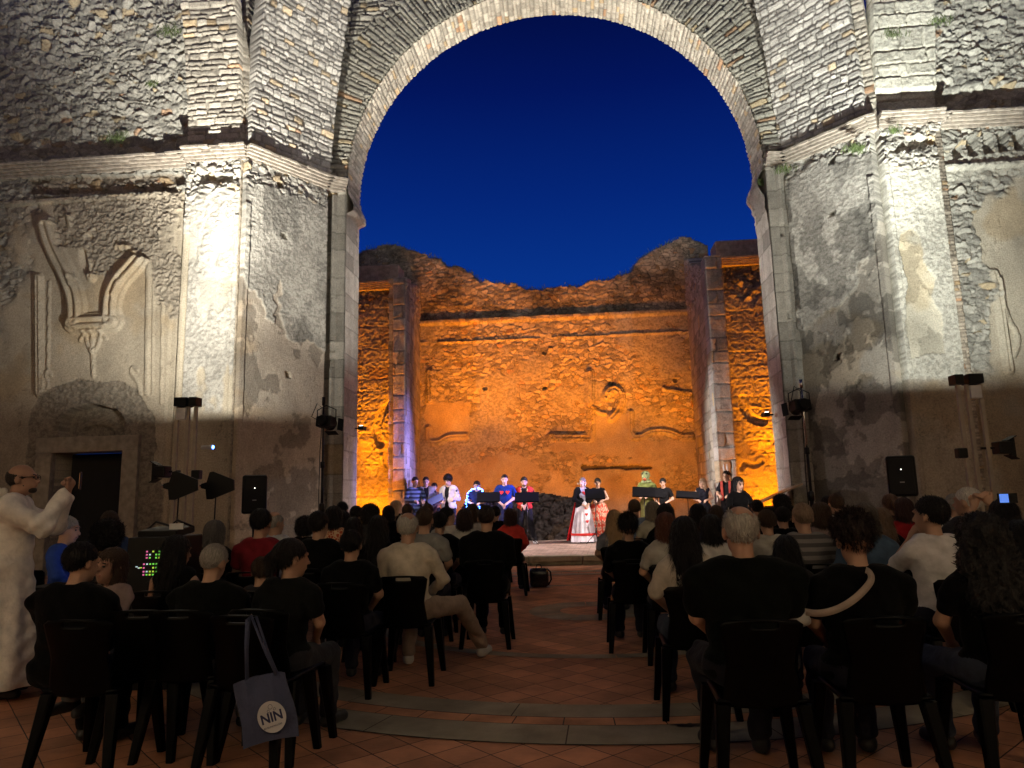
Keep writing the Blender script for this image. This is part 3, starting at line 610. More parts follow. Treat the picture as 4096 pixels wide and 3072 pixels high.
# ---- floor and stage --------------------------------------------------------------
def floor_mat(name, base, stage=False):
    m = bpy.data.materials.new(name); m.use_nodes = True; nt = m.node_tree; b = nt.nodes['Principled BSDF']; N = nt.nodes.new; Lk = nt.links.new
    b.inputs['Roughness'].default_value = .62; b.inputs['Specular IOR Level'].default_value = .35
    g = N('ShaderNodeNewGeometry'); mp = N('ShaderNodeMapping'); mp.inputs['Rotation'].default_value = (0, 0, R_(45 if not stage else 3)); Lk(g.outputs['Position'], mp.inputs[0])
    n0 = N('ShaderNodeTexNoise'); n0.inputs['Scale'].default_value = 1.6; n0.inputs['Detail'].default_value = 3; Lk(g.outputs['Position'], n0.inputs['Vector'])
    wv = N('ShaderNodeVectorMath'); wv.operation = 'MULTIPLY_ADD'; wv.inputs[1].default_value = (.025, .025, 0); Lk(n0.outputs['Color'], wv.inputs[0]); Lk(mp.outputs[0], wv.inputs[2])
    br = N('ShaderNodeTexBrick'); br.offset = 0.0 if not stage else .5; br.inputs['Scale'].default_value = 1; br.inputs['Brick Width'].default_value = .245; br.inputs['Row Height'].default_value = .245 if not stage else .14
    br.inputs['Mortar Size'].default_value = .0045; br.inputs['Mortar Smooth'].default_value = .4; br.inputs['Bias'].default_value = .0
    br.inputs['Color1'].default_value = (*[c*.74 for c in base], 1); br.inputs['Color2'].default_value = (base[0]*1.15, base[1]*1.15, base[2]*1.2, 1); br.inputs['Mortar'].default_value = (.03, .02, .014, 1)
    Lk(wv.outputs[0], br.inputs['Vector'])
    nz = N('ShaderNodeTexNoise'); nz.inputs['Scale'].default_value = 2.2; nz.inputs['Detail'].default_value = 8; nz.inputs['Roughness'].default_value = .65; Lk(g.outputs['Position'], nz.inputs['Vector'])
    mr = N('ShaderNodeMapRange'); mr.inputs['From Min'].default_value = .3; mr.inputs['From Max'].default_value = .7; mr.inputs['To Min'].default_value = .6; mr.inputs['To Max'].default_value = 1.3; Lk(nz.outputs[0], mr.inputs[0])
    sc_ = N('ShaderNodeVectorMath'); sc_.operation = 'SCALE'; Lk(br.outputs['Color'], sc_.inputs[0]); Lk(mr.outputs[0], sc_.inputs['Scale'])
    out = sc_.outputs[0]; hgt = br.outputs['Fac']
    Lk(out, b.inputs['Base Color'])
    ad = N('ShaderNodeMath'); ad.operation = 'MULTIPLY_ADD'; ad.inputs[1].default_value = -1.0; Lk(hgt, ad.inputs[0]); n3 = N('ShaderNodeTexNoise'); n3.inputs['Scale'].default_value = 25; n3.inputs['Detail'].default_value = 5; Lk(g.outputs['Position'], n3.inputs['Vector']); Lk(n3.outputs[0], ad.inputs[2])
    bp = N('ShaderNodeBump'); bp.inputs['Strength'].default_value = .6; bp.inputs['Distance'].default_value = .008; Lk(ad.outputs[0], bp.inputs['Height']); Lk(bp.outputs[0], b.inputs['Normal'])
    return m
TC = (.52, .235, .12)
b = MB(); vs = [b.bm.verts.new(c) for c in ((-60, -40, 0), (60, -40, 0), (60, 90, 0), (-60, 90, 0))]; b.bm.faces.new(vs)
tag(b.build('floor', floor_mat('terracotta_floor', TC)), 'worn terracotta tiles laid diagonally across the nave floor', 'floor', kind='structure')
M_RING = mat('grey_floor_stone', (.29, .255, .185), .7, spec=.3, var=.35, vs=2.5, bump=30, bstr=.3)
M_TROW = mat('terracotta_row', (.52, .235, .12), .7, spec=.3, var=.35, vs=4, bump=30, bstr=.3)
def ring(name, r0, r1, z, n, m, lab, cx=.1, cy=9.5):
    b = MB(); k = max(3, 220//n); ph = random.uniform(0, 1)
    for i in range(n):
        a0, a1 = 2*PI*(i+ph)/n+.004/r0, 2*PI*(i+1+ph)/n-.004/r0
        zz = z+random.uniform(-.0008, .0008); L = [(r0*math.cos(a0+(a1-a0)*j/k), r0*math.sin(a0+(a1-a0)*j/k)) for j in range(k+1)]; L2 = [(r1*math.cos(a0+(a1-a0)*j/k), r1*math.sin(a0+(a1-a0)*j/k)) for j in range(k+1)]
        A = [b.bm.verts.new((cx+x, cy+y, zz)) for x, y in L]; B = [b.bm.verts.new((cx+x, cy+y, zz)) for x, y in L2]
        for j in range(k): b.bm.faces.new((A[j], A[j+1], B[j+1], B[j]))
    return tag(b.build(name, m), lab, 'paving', kind='structure')
M_JOINT = mat('joint', (.07, .05, .035), .9)
ring('floor_joint', 4.197, 5.012, .003, 1, M_JOINT, 'dark mortar bed under the curved bands of the floor')
ring('floor_band', 4.66, 5.01, .008, 24, M_RING, 'outer grey stone band curving across the floor in the foreground')
ring('floor_band', 4.50, 4.652, .008, 88, M_TROW, 'narrow curved row of terracotta tiles between the grey bands')
ring('floor_band', 4.20, 4.492, .008, 22, M_RING, 'inner grey stone band curving across the floor')
ring('floor_band', 2.58, 2.74, .006, 16, M_RING, 'thin grey band around the middle of the nave floor')
ring('floor_band', .35, .75, .006, 9, M_RING, 'faded grey medallion in the middle of the aisle')
# stage slab with a rounded kerb
SZ = .20
b = MB(); vs = [b.bm.verts.new(c) for c in ((-12, 15.72, SZ), (11, 15.72, SZ), (11, 25.3, SZ), (-12, 25.3, SZ))]; b.bm.faces.new(vs)
tag(b.build('stage_floor', floor_mat('stage_tiles', (.50, .37, .29), True)), 'raised brick stage floor lit pale pink', 'stage', kind='structure')
M_KERB = mat('kerb_stone', (.33, .29, .20), .85, var=.35, vs=5, bump=35)
b = MB(); x = -6.6
while x < 5.6:
    l = random.uniform(1.1, 1.7); b.box((x+l/2, 15.74, .14), (l-.012, .28, .13), bev=.03).box((x+l/2, 15.79, .04), (l-.02, .2, .1)); x += l
tag(b.build('stage_kerb', M_KERB), 'worn stone kerb along the front of the stage', 'kerb', kind='structure')

# dark stain on the grey band near the aisle
P = aty(1389, 1541, 4.75); b = MB(); cx, cy = atf = (.66, 4.84)
vs = [b.bm.verts.new((cx+(.12+.05*math.sin(k*2.3)+.03*math.sin(k*5.1))*math.cos(2*PI*k/36), cy+(.035+.012*math.sin(k*1.7))*math.sin(2*PI*k/36), .0125)) for k in range(36)]; b.bm.faces.new(vs)
tag(b.build('floor_stain', mat('dark_stain', (.03, .02, .014), .5)), 'dark wet looking stain on the grey floor band', 'stain', kind='structure')
# ================================================================== EQUIPMENT
M_BLACK = mat('black_plastic', (.005, .005, .005), .5, spec=.2)
M_METAL = mat('black_metal', (.02, .02, .021), .4, metal=.6)
M_CHROME = mat('chrome', (.6, .6, .6), .25, metal=1)
M_POST = mat('painted_post', (.33, .28, .21), .7)
M_WHITE = mat('white_box', (.6, .6, .58), .6)
M_LEDW = mat('lamp_glow', (1, 1, 1), .5, emit=(1, .97, .9), es=6)
M_LEDB = mat('blue_led', (.2, .4, 1), .5, emit=(.06, .2, 1), es=22)
def floodpost(P, s, lab):
    t = empty('floodlight_post', (P[0], P[1], 0), 0, lab, 'light post', 'floodlight posts either side of the stage')
    for dx in (-.10, .10, .24*s): MB().box((dx, 0, (P[2]-.01)/2), (.055, .06, P[2]-.01), bev=.004).build('post', M_POST, t)
    MB().box((0, -.02, P[2]-.14), (.17, .12, .21), bev=.01).build('control_box', M_WHITE, t)
    for dx, w_, d_, a in ((0, .20, .24, 0), ((.22 if s > 0 else .25)*s, .11, .20, .0)):
        # open-topped housing whose rim cuts the beam off at lamp height
        ca, sa = math.cos(a), -math.sin(a); b = MB(); hz = P[2]; T = lambda x, y: (dx+x*ca-y*sa, x*sa+y*ca)
        b.box((*T(0, 0), hz), (w_, d_, .02), rz=-a)
        for x_, y_, wx, wy in ((0, d_/2, w_+.02, .02), (0, -d_/2, w_+.02, .02), (w_/2, 0, .02, d_), (-w_/2, 0, .02, d_)): b.box((*T(x_, y_), hz+.07), (wx, wy, .155), rz=-a)
        h = b.build('floodlight', M_BLACK, t)
        MB().box((dx, 0, hz+.022), (w_*.6, d_*.5, .02), rz=-a).build('lens', M_LEDW, h)
    # barn-door projector and small lamp lower on the post
    b = MB().box((-.32*s, 0, 2.05), (.20, .24, .2), bev=.02).box((-.48*s, .02, 2.05), (.1, .015, .3), rz=.5*s).box((-.46*s, .02, 2.2), (.14, .2, .012), ry=.5*s).box((-.46*s, .02, 1.9), (.14, .2, .012), ry=-.5*s); b.tube([(-.2*s, 0, 2.05), (0, 0, 2.05)], .02)
    b.build('projector', M_BLACK, t)
    MB().box((.34*s, -.06, 1.98), (.15, .14, .16), bev=.02).build('small_lamp', M_BLACK, t)
    return t
lp = floodpost(LP, 1, 'beige floodlight post with white box, security camera and two black floods, left')
rp = floodpost(RP, -1, 'beige floodlight post with white box and glowing floods in front of right wall')
b = MB().lathe([(.0, 0), (.035, 0), (.035, .17), (.045, .175), (.045, .2), (0, .2)], (0, 0, 0), 12, 'X'); cc = b.build('camera_body', M_WHITE, lp, True, (.42, -.08, 2.45))
MB().lathe([(.0, 0), (.03, 0), (.03, .01), (0, .012)], (.2, 0, 0), 12, 'X').build('lens_glow', M_LEDB, cc)
def speaker(x, y, z0, z1, wd, lab, lean_=0):
    t = empty('loudspeaker', (x, y, z0), -math.atan2(x, y), lab, 'loudspeaker', 'loudspeakers on stands')
    h = z1-z0
    MB().box((0, 0, h/2), (wd, .36, h), bev=.035).build('cabinet', M_BLACK, t)
    g = MB().box((0, -.181, h/2), (wd-.06, .012, h-.08), bev=.01).build('grille', mat('speaker_grille', (.004, .004, .004), .8, bump=300), t)
    MB().lathe([(0, 0), (.007, 0), (.007, .005), (0, .005)], (0, -.19, h*.66), 8, 'Y').build('indicator_light', M_LEDW, t)
    MB().box((0, -.19, h*.35), (.06, .004, .016)).build('badge', mat('badge', (.25, .25, .25), .4), t)
    s = empty('speaker_stand', (x, y, 0), 0, 'black tripod stand carrying '+lab.split(' on ')[0], 'stand', 'speaker stands')
    MB().tube([(0, 0, .1), (0, 0, z0)], .02).lathe([(.035, z0-.12), (.035, z0-.003), (.02, z0-.003)], n=12).build('pole', M_METAL, s, True)
    for k in range(3):
        a = k*2.094+.4; MB().tube([(0, 0, .75), (.5*math.cos(a), .5*math.sin(a), .02)], .012).build('leg', M_METAL, s, True)
speaker(-5.05, 11.0, 1.30, 1.90, .37, 'black loudspeaker with white dot left of arch, near the red shirt')
speaker(4.78, 11.0, 1.33, 1.92, .38, 'black loudspeaker with white dot on the right side of the nave')
def spotstand(P, s, lab, chrome=False):
    t = empty('spotlight_stand', (P[0], P[1], 0), 0, lab, 'spotlight stand', 'tall stands with stage spotlights')
    z = P[2]
    MB().tube([(0, 0, .05), (0, 0, 1.35)], .035, 10).tube([(0, 0, 1.3), (0, 0, 2.1)], .024, 10).lathe([(.05, 1.28), (.05, 1.42), (.03, 1.44)], n=12).lathe([(.04, 2.05), (.04, 2.16)], n=12).build('pole', M_METAL, t, True)
    MB().tube([(0, 0, 2.1), (0, 0, z+.42)], .017, 10).lathe([(.03, z+.3), (.03, z+.45)], n=10).build('upper_pole', M_CHROME if chrome else M_METAL, t, True)
    mt = Matrix.Translation((.05*s, .02, z)) @ Matrix.Rotation(-.25*s, 4, 'Z') @ Matrix.Rotation(-.16, 4, 'X')
    b = MB().lathe([(0, -.17), (.09, -.17), (.105, -.12), (.105, .10), (.12, .12), (.12, .15), (.095, .15), (.09, .1), (0, .1)], n=16, axis='Y'); b.box((0, -.02, .0), (.30, .20, .19), bev=.02); bmesh.ops.transform(b.bm, matrix=mt, verts=b.bm.verts[:]); h = b.build('spotlight', M_BLACK, t)
    b = MB().box((0, .2, .15), (.22, .12, .006), rx=.35).box((0, .2, -.15), (.22, .12, .006), rx=-.35).box((.16, .2, 0), (.006, .12, .22), rz=-.35).box((-.16, .2, 0), (.006, .12, .22), rz=.35); bmesh.ops.transform(b.bm, matrix=mt, verts=b.bm.verts[:]); b.build('barn_doors', M_BLACK, h)
    MB().tube([(.05*s-.17, .02, z), (.05*s-.17, .02, z+.22), (.05*s, 0, z+.3), (.05*s+.17, .02, z+.22), (.05*s+.17, .02, z)], .011).build('yoke', M_METAL, t, True)
    MB().tube([(.05*s-.1, -.1, z+.02), (-.2, -.05, z+.1), (-.12, 0, z+.34), (-.02, .02, z+.25), (-.045, -.02, z-.5), (-.06, 0, 1.6), (-.05, 0, .8)], .008, 6).build('cable', M_BLACK, t, True)
    for k in range(3):
        a = k*2.094+.9; MB().tube([(0, 0, .9), (.55*math.cos(a), .55*math.sin(a), .02)], .016).build('leg', M_METAL, t, True)
spotstand(SL, 1, 'tall black spotlight stand rising against the left jamb of the arch')
spotstand(SR, -1, 'tall spotlight stand with shiny upper pole right of the arch', True)
def antenna(x, y, z, lab):
    t = empty('antenna', (x, y, 0), 0, lab, 'antenna', 'paddle antennas by the left wall')
    pts = [(-.22, .03), (-.14, .05), (-.10, .19), (-.05, .20), (.26, .075), (.27, -.07), (-.05, -.19), (-.13, -.19), (-.15, -.05), (-.22, -.03)]
    MB().prism(pts, -.012, .012, Matrix.Translation((0, 0, z))).build('paddle', M_BLACK, t)
    MB().lathe([(0, 0), (.02, 0), (.02, .02), (0, .02)], (-.235, -.01, z), 8, 'X').build('connector', M_CHROME, t)
    MB().tube([(-.03, 0, .02), (0, 0, z-.15)], .010).build('pole', M_METAL, t, True)
    for k in range(3):
        a = k*2.094; MB().tube([(0, 0, .4), (.3*math.cos(a), .3*math.sin(a), .02)], .01).build('leg', M_METAL, t, True)
P = aty(387, 1049, 9.4); antenna(P[0], 9.4, P[2], 'black paddle antenna on a thin stand, nearer the dark doorway')
P = aty(467, 1049, 9.8); antenna(P[0], 9.8, P[2], 'black paddle antenna on a thin stand, beside the loudspeaker')
def jamblamp(x, s, lab, z=3.35):
    t = empty('jamb_lamp', (x, 17.7, z), 0, lab, 'lamp', 'small lamps on the arch jambs')
    MB().box((s*.08, 0, -.06), (.14, .3, .10), bev=.015).tube([(0, 0, -.06), (-s*.1, 0, -.06)], .02).build('housing', M_BLACK, t)
    MB().box((s*.08, -.1, -.004), (.08, .07, .01)).build('lens', M_LEDW, t)
jamblamp(-5.42, 1, 'small lamp clamped to the left jamb of the arch'); jamblamp(4.76, -1, 'small glowing lamp clamped to the right jamb of the arch')
for x, y, z, lb in [(-3.9, 21.85, .2, 'amber floor flood at the left of the apse wall'), (-1.6, 21.85, .2, 'amber floor flood behind low wall, left half'), (.9, 21.85, .2, 'amber floor flood behind low wall, right half'), (3.2, 21.85, .2, 'amber floor flood at the right of the apse wall'), (-5.8, 19.5, .2, 'amber floor flood beside the left pier'), (5.5, 19.5, .2, 'amber floor flood beside the right pier')]:
    t = empty('floor_flood', (x, y, z), 0, lb, 'floodlight', 'amber floods on the stage floor')
    zt = .2 if z > .1 else .22
    MB().box((0, -.03, zt/2), (.3, .16, zt-.05), bev=.02).build('housing', M_BLACK, t); MB().box((0, -.02, zt-.02), (.26, .12, .008)).build('lens', mat('amber_lens', (1, .4, .02), emit=(1, .36, .01), es=8), t)
# ---- chairs ----------------------------------------------------------------
M_CH = mat('black_chair_plastic', (.0014, .0014, .0014), .38, spec=.10)
def make_chair():
    r = empty('plastic_chair', (0, 0, 0))
    def grid(fn, nu, nv, th, name, hole=None):
        U, V = np.meshgrid(np.linspace(-1, 1, nu), np.linspace(0, 1, nv)); P = fn(U, V).reshape(-1, 3); I = np.arange(nu*nv).reshape(nv, nu)
        Q = np.stack([I[:-1, :-1], I[:-1, 1:], I[1:, 1:], I[1:, :-1]], -1)
        if hole is not None: Q = Q[~hole(U, V)[:-1, :-1]]
        Q = Q.reshape(-1, 4); me = mesh_np(name, P, Q); o = link(name, me, r, M_CH)
        so = o.modifiers.new('s', 'SOLIDIFY'); so.thickness = th; so.offset = 0
        dg = bpy.context.evaluated_depsgraph_get(); m2 = bpy.data.meshes.new_from_object(o.evaluated_get(dg)); o.modifiers.clear(); o.data = m2; m2.name = name
        for p_ in m2.polygons: p_.use_smooth = True
        return o
    grid(lambda U, V: np.stack([U*(.215-.02*(1-V)), .21-V*.42, .445-.02*np.sin(PI*V)*(1-U*U)-.03*(V < .04)+.012*U*U], -1), 17, 17, .016, 'seat')
    def bk(U, V):
        w_ = .165+.02*np.cos(V*PI*1.1)*(V < .5)+.035*sst(.45, 1, V); w_ = w_*np.where(V > .93, 1-.16*sst(.93, 1, V), 1)
        return np.stack([U*w_, -.205-.075*V+.045*(1-U*U)*-1*.6+.02*U*U, .43+.42*V-.012*U*U*sst(.9, 1, V)], -1)
    grid(bk, 23, 31, .014, 'backrest', lambda U, V: (np.abs(U+.02) < .34) & (V > .885) & (V < .935))
    for sx in (-1, 1):
        for sy in (-1, 1):
            b = MB(); x0, y0, x1, y1 = sx*.19, sy*.185, sx*.235, sy*(.235 if sy > 0 else .28)
            ring0 = []
            for (cx, cy, z, w2) in ((x0, y0, .44, .036), ((x0+x1)/2, (y0+y1)/2, .22, .028), (x1, y1, 0, .021)):
                ring0.append([b.bm.verts.new((cx+a*w2, cy+c*w2, z)) for a, c in ((-1, -.7), (-.7, -1), (.7, -1), (1, -.7), (1, .7), (.7, 1), (-.7, 1), (-1, .7))])
            for A, B in zip(ring0[:-1], ring0[1:]):
                for j in range(8): b.bm.faces.new((A[j], A[(j+1) % 8], B[(j+1) % 8], B[j]))
            b.bm.faces.new(ring0[0]); b.bm.faces.new(ring0[-1]); b.build('leg', M_CH, r, False)
    return r
def copy_tree(o, parent=None):
    c = o.copy(); col.objects.link(c)
    if parent: c.parent = parent
    for ch in [x for x in bpy.data.objects if x.parent == o]: copy_tree(ch, c)
    return c
CH0 = make_chair(); CH_KIDS = [x for x in bpy.data.objects if x.parent == CH0]; ch_used = False
def chair(x, y, rz, label):
    global ch_used
    if not ch_used: r = CH0; ch_used = True
    else:
        r = CH0.copy(); col.objects.link(r)
        for k in CH_KIDS: c = k.copy(); col.objects.link(c); c.parent = r
    r.location = (x, y, 0); r.rotation_euler = (0, 0, rz); return tag(r, label, 'chair', 'black plastic audience chairs')
# ---- music stands --------------------------------------------------------------
M_STAND = mat('music_stand_black', (.004, .004, .005), .7, spec=.05)
def mstand(u, v, Y, wd, ht, rz, lab, tilt=.5, sheet=True, folder=None, roll=0):
    P = aty(u, v, Y); z = P[2]; t = empty('music_stand', (P[0], Y, SZ), rz, lab, 'music stand', 'music stands of the readers'); z -= SZ
    b = MB(); b.box((0, 0, 0), (wd, .012, ht), bev=.004); b.box((0, -.03, -ht/2), (wd, .06, .01)); bmesh.ops.transform(b.bm, matrix=Matrix.Translation((0, 0, z)) @ Matrix.Rotation(roll, 4, 'Y') @ Matrix.Rotation(-tilt, 4, 'X'), verts=b.bm.verts[:])
    b.build('desk', folder or M_STAND, t)
    MB().tube([(0, .03, .3), (0, .03, z-.03)], .010).build('pole', M_METAL, t, True)
    MB().lathe([(.02, .28), (.02, .42)], (0, .03, 0), 8).build('collar', M_METAL, t, True)
    for k in range(3):
        a = k*2.094+.5; MB().tube([(0, .03, .32), (.30*math.cos(a), .03+.30*math.sin(a), .012)], .009).build('leg', M_METAL, t, True)
    if sheet and tilt > .3:
        b = MB(); b.box((0, .012, 0), (wd*.7, .003, ht*.8)); bmesh.ops.transform(b.bm, matrix=Matrix.Translation((0, 0, z)) @ Matrix.Rotation(-tilt, 4, 'X'), verts=b.bm.verts[:])
        o = b.build('sheet_music', mat('paper', (.7, .7, .66)), None); o.location = (P[0], Y, SZ); o.rotation_euler = (0, 0, rz); tag(o, ' '.join(('sheet on the '+lab).split()[:15]), 'sheet music', 'sheets on the music stands')
M_FOLD = mat('blue_folder', (.015, .03, .16), .6)
mstand(1055, 1074, 19.1, .62, .30, 0, 'black music stand in front of the man with blue lights')
mstand(1138, 1074, 19.1, .64, .30, 0, 'black music stand in front of the man in red jacket')
mstand(1285, 1067, 19.1, .52, .32, .08, 'black music stand in front of the woman in patterned skirt')
mstand(1391, 1063, 19.1, .60, .30, -.1, 'wide tilted music stand in front of the green masked performer', roll=.06)
mstand(1421, 1065, 19.5, .34, .30, .3, 'narrow music stand beside the dark haired woman with tied hair', roll=.1)
mstand(1485, 1069, 19.2, .58, .28, -.15, 'tilted music stand in front of the blonde woman', .8, roll=.08)
# ---- piano -------------------------------------------------------------------------
def piano():
    P = aty(1612, 1114, 16.6); t = empty('grand_piano', (P[0], 16.65, SZ), 0, 'black grand piano with raised wooden lid, mostly hidden at the right of stage', 'piano')
    pts = [(0, -.72), (.9, -.72), (1.3, -.4), (1.5, .1), (1.5, .45), (1.2, .72), (0, .72)]
    b = MB(); a = [b.bm.verts.new((x, y, .62)) for x, y in pts]; c = [b.bm.verts.new((x, y, .92)) for x, y in pts]; n = len(pts)
    b.bm.faces.new(a[::-1]); b.bm.faces.new(c)
    for i in range(n): b.bm.faces.new((a[i], a[(i+1) % n], c[(i+1) % n], c[i]))
    b.build('body', M_BLACK, t); MB().box((-.14, 0, .72), (.28, 1.25, .05), bev=.01).build('keyboard', M_WHITE, t)
    b = MB(); b.box((0, 0, 0), (1.1, 1.0, .035)); bmesh.ops.transform(b.bm, matrix=Matrix.Translation((.72, .2, 1.16)) @ Matrix.Rotation(-.40, 4, 'Y') @ Matrix.Rotation(-.06, 4, 'X'), verts=b.bm.verts[:]); b.build('lid', mat('lid_wood', (.34, .22, .12), .35), t)
    for x, y in ((.1, -.6), (.1, .6), (1.3, .2)): MB().tube([(x, y, 0), (x, y, .64)], .05, 10, .06).build('leg', M_BLACK, t)
piano()
# ---- mixing desk, left --------------------------------------------------------------
def desk():
    x, y = -4.15, 6.7
    t = empty('control_table', (x, y, 0), 0, 'dark table of the sound technicians beside the standing man in white', 'table')
    MB().box((0, 0, .72), (1.9, .7, .04), bev=.005).build('tabletop', M_BLACK, t)
    for sx in (-.88, .88):
        for sy in (-.28, .28): MB().box((sx, sy, .35), (.05, .05, .7)).build('leg', M_METAL, t)
    r = empty('equipment_rack', (-3.50, 5.95, 0), .06, 'black equipment rack with green and coloured level lights in the audience', 'rack')
    MB().box((0, 0, .6), (.42, .45, 1.2), bev=.01).build('cabinet', M_BLACK, r)
    cols = {'g': (.25, 1, .12), 'y': (.7, 1, .1), 'm': (1, .2, .5), 'w': (.7, .9, 1), 'b': (.1, .3, 1)}
    mm = {k: mat('led_'+k, v, emit=v, es=.55) for k, v in cols.items()}
    rs = random.Random(4)
    for row, z in enumerate((1.085, 1.06, 1.035, .985, .955, .925, .90)):
        n = 7
        for k in range(n):
            if rs.random() < .12: continue
            kk = 'm' if k == 0 else ('w' if k == 1 and row % 2 else ('y' if rs.random() < .4 else 'g'))
            MB().box((-.04+k*.026+(-.02 if row > 2 else 0), -.229, z), (.012, .006, .012)).build('indicator_light', mm[kk], r)
    for (x_, z) in ((-.12, .965), (-.10, .955), (-.085, .957), (.13, 1.11)): MB().box((x_, -.229, z), (.016, .006, .008)).build('indicator_light', mm['w' if x_ != -.085 else 'y'], r)
    t2 = empty('audio_mixer', (-3.50, 5.95, 1.2), 0, 'small sound mixer with tangled cables lying on top of the rack', 'mixer')
    MB().box((0, 0, .035), (.34, .3, .06), rx=.1, bev=.01).build('body', M_BLACK, t2)
    MB().tube([(-.2, .05, .06), (-.1, 0, .12), (0, .05, .08), (.1, -.02, .13), (.2, .06, .07)], .01).build('cable', M_METAL, t2, True); MB().box((.14, -.1, .08), (.12, .01, .05)).build('tag', M_WHITE, t2)
desk()
# ---- bags ---------------------------------------------------------------------------
def bag():
    P = aty(1165, 1268, 11.95); t = empty('handbag', (P[0], 11.95, 0), .2, 'small black leather backpack standing on the floor at the aisle', 'bag')
    b = MB(); b.box((0, 0, .16), (.30, .18, .30), bev=.05); b.box((0, -.09, .2), (.26, .04, .14), bev=.015)
    b.build('body', mat('black_leather', (.012, .012, .012), .25, spec=.6, bump=20), t, True)
    MB().tube([(.13, .02, .3), (.19, 0, .24), (.2, 0, .12), (.15, 0, .03)], .012).build('strap', M_BLACK, t, True); MB().tube([(-.05, 0, .3), (-.03, 0, .36), (.03, 0, .36), (.05, 0, .3)], .008).build('handle', M_BLACK, t, True)
bag()
def fnt(txt, size, m, parent, mtx, name='lettering', ext=.0006, bold=0):
    cu = bpy.data.curves.new('txt', 'FONT'); cu.body = txt; cu.size = size; cu.align_x = 'CENTER'; cu.align_y = 'CENTER'; cu.extrude = ext; cu.offset = bold
    o = bpy.data.objects.new('txt', cu); col.objects.link(o); dg = bpy.context.evaluated_depsgraph_get(); me = bpy.data.meshes.new_from_object(o.evaluated_get(dg)); bpy.data.objects.remove(o)
    me.transform(mtx); me.materials.clear(); return link(name, me, parent, m)
def tote(x, y, z, rz):
    t = empty('tote_bag', (x, y, z), rz, 'blue cotton tote bag with white round NIN print hanging on a chair back', 'bag')
    W_, H_ = .34, .37; nu, nv = 24, 26; U, V = np.meshgrid(np.linspace(-1, 1, nu), np.linspace(0, 1, nv))
    for nm, s in (('front_panel', -1), ('back_panel', 1)):
        X = U*W_/2*(1-.05*V)+.01*np.sin(V*5); Z = V*H_-.015*U*U; Y = s*(.004+.035*(1-U**2)*np.sin(PI*np.clip(V*.9+.05, 0, 1))**.7)+.008*np.sin(U*7+V*3)*V+.006*np.sin(U*13-V*2)*V
        I = np.arange(nu*nv).reshape(nv, nu); Q = np.stack([I[:-1, :-1], I[:-1, 1:], I[1:, 1:], I[1:, :-1]], -1).reshape(-1, 4)
        link(nm, mesh_np(nm, np.stack([X, Y, Z], -1).reshape(-1, 3), Q), t, M_TOTE)
    for s in (-1, 1): MB().tube([(-.085, s*.012, H_-.02), (-.06, s*.014, H_+.16), (-.02, s*.03, H_+.33), (.0, 0, H_+.35) if s < 0 else (.02, .03, H_+.33), (.06, s*.02, H_+.12), (.10, s*.012, H_-.02)], .009, 6).build('handle', M_TOTE, t, True)
    pr = []
    for k in range(40):
        a = 2*PI*k/40; rr = .082*(1+.05*math.cos(2*a+.6)); pr.append((rr*math.cos(a), rr*1.12*math.sin(a)))
    o = MB().prism(pr, -.0012, .0012, Matrix.Translation((.045, -.0475, .135))).build('print', mat('white_print', (.55, .55, .56), .8), t)
    mm = mat('print_ink', (.02, .025, .08), .8); mx = Matrix.Translation((.045, -.0495, .132)) @ Matrix.Rotation(PI/2, 4, 'X') @ Matrix.Rotation(.10, 4, 'Z')
    fnt('NIN', .075, mm, o, mx, bold=.002); fnt('BATELINUNGUERE', .0135, mm, o, Matrix.Translation((.045, -.0495, .083)) @ Matrix.Rotation(PI/2, 4, 'X') @ Matrix.Rotation(.10, 4, 'Z'))
    for cx, cz, rr in ((.045, .192, .013), (.030, .170, .007), (.068, .176, .007)):
        MB().tube([(cx+rr*math.cos(k*PI/6), -.0495, cz+rr*math.sin(k*PI/6)) for k in range(13)], .0012, 5).build('drawn_head', mm, o)
M_TOTE = mat('blue_cotton', (.05, .06, .115), .9, bump=60, var=.15)
# ================================================================== PEOPLE
def rotm(yaw=0, pitch=0, roll=0):
    return np.array(Matrix.Rotation(R_(yaw), 3, 'Z') @ Matrix.Rotation(R_(pitch), 3, 'X') @ Matrix.Rotation(R_(roll), 3, 'Y'))
def cap(a, b, ra, rb=None): return ('c', np.array(a, float), np.array(b, float), ra, ra if rb is None else rb)
def ell(c, r, R=None): return ('e', np.array(c, float), np.array(r, float), R)
def infl(prims, d):
    o = []
    for p in prims:
        o.append(('c', p[1], p[2], p[3]+d, p[4]+d) if p[0] == 'c' else ('e', p[1], p[2]+d, p[3]))
    return o
def xf(prims, R, T, s=1):
    o = []
    for p in prims:
        if p[0] == 'c': o.append(('c', R@(p[1]*s)+T, R@(p[2]*s)+T, p[3]*s, p[4]*s))
        else: o.append(('e', R@(p[1]*s)+T, p[2]*s, R if p[3] is None else R@p[3]))
    return o
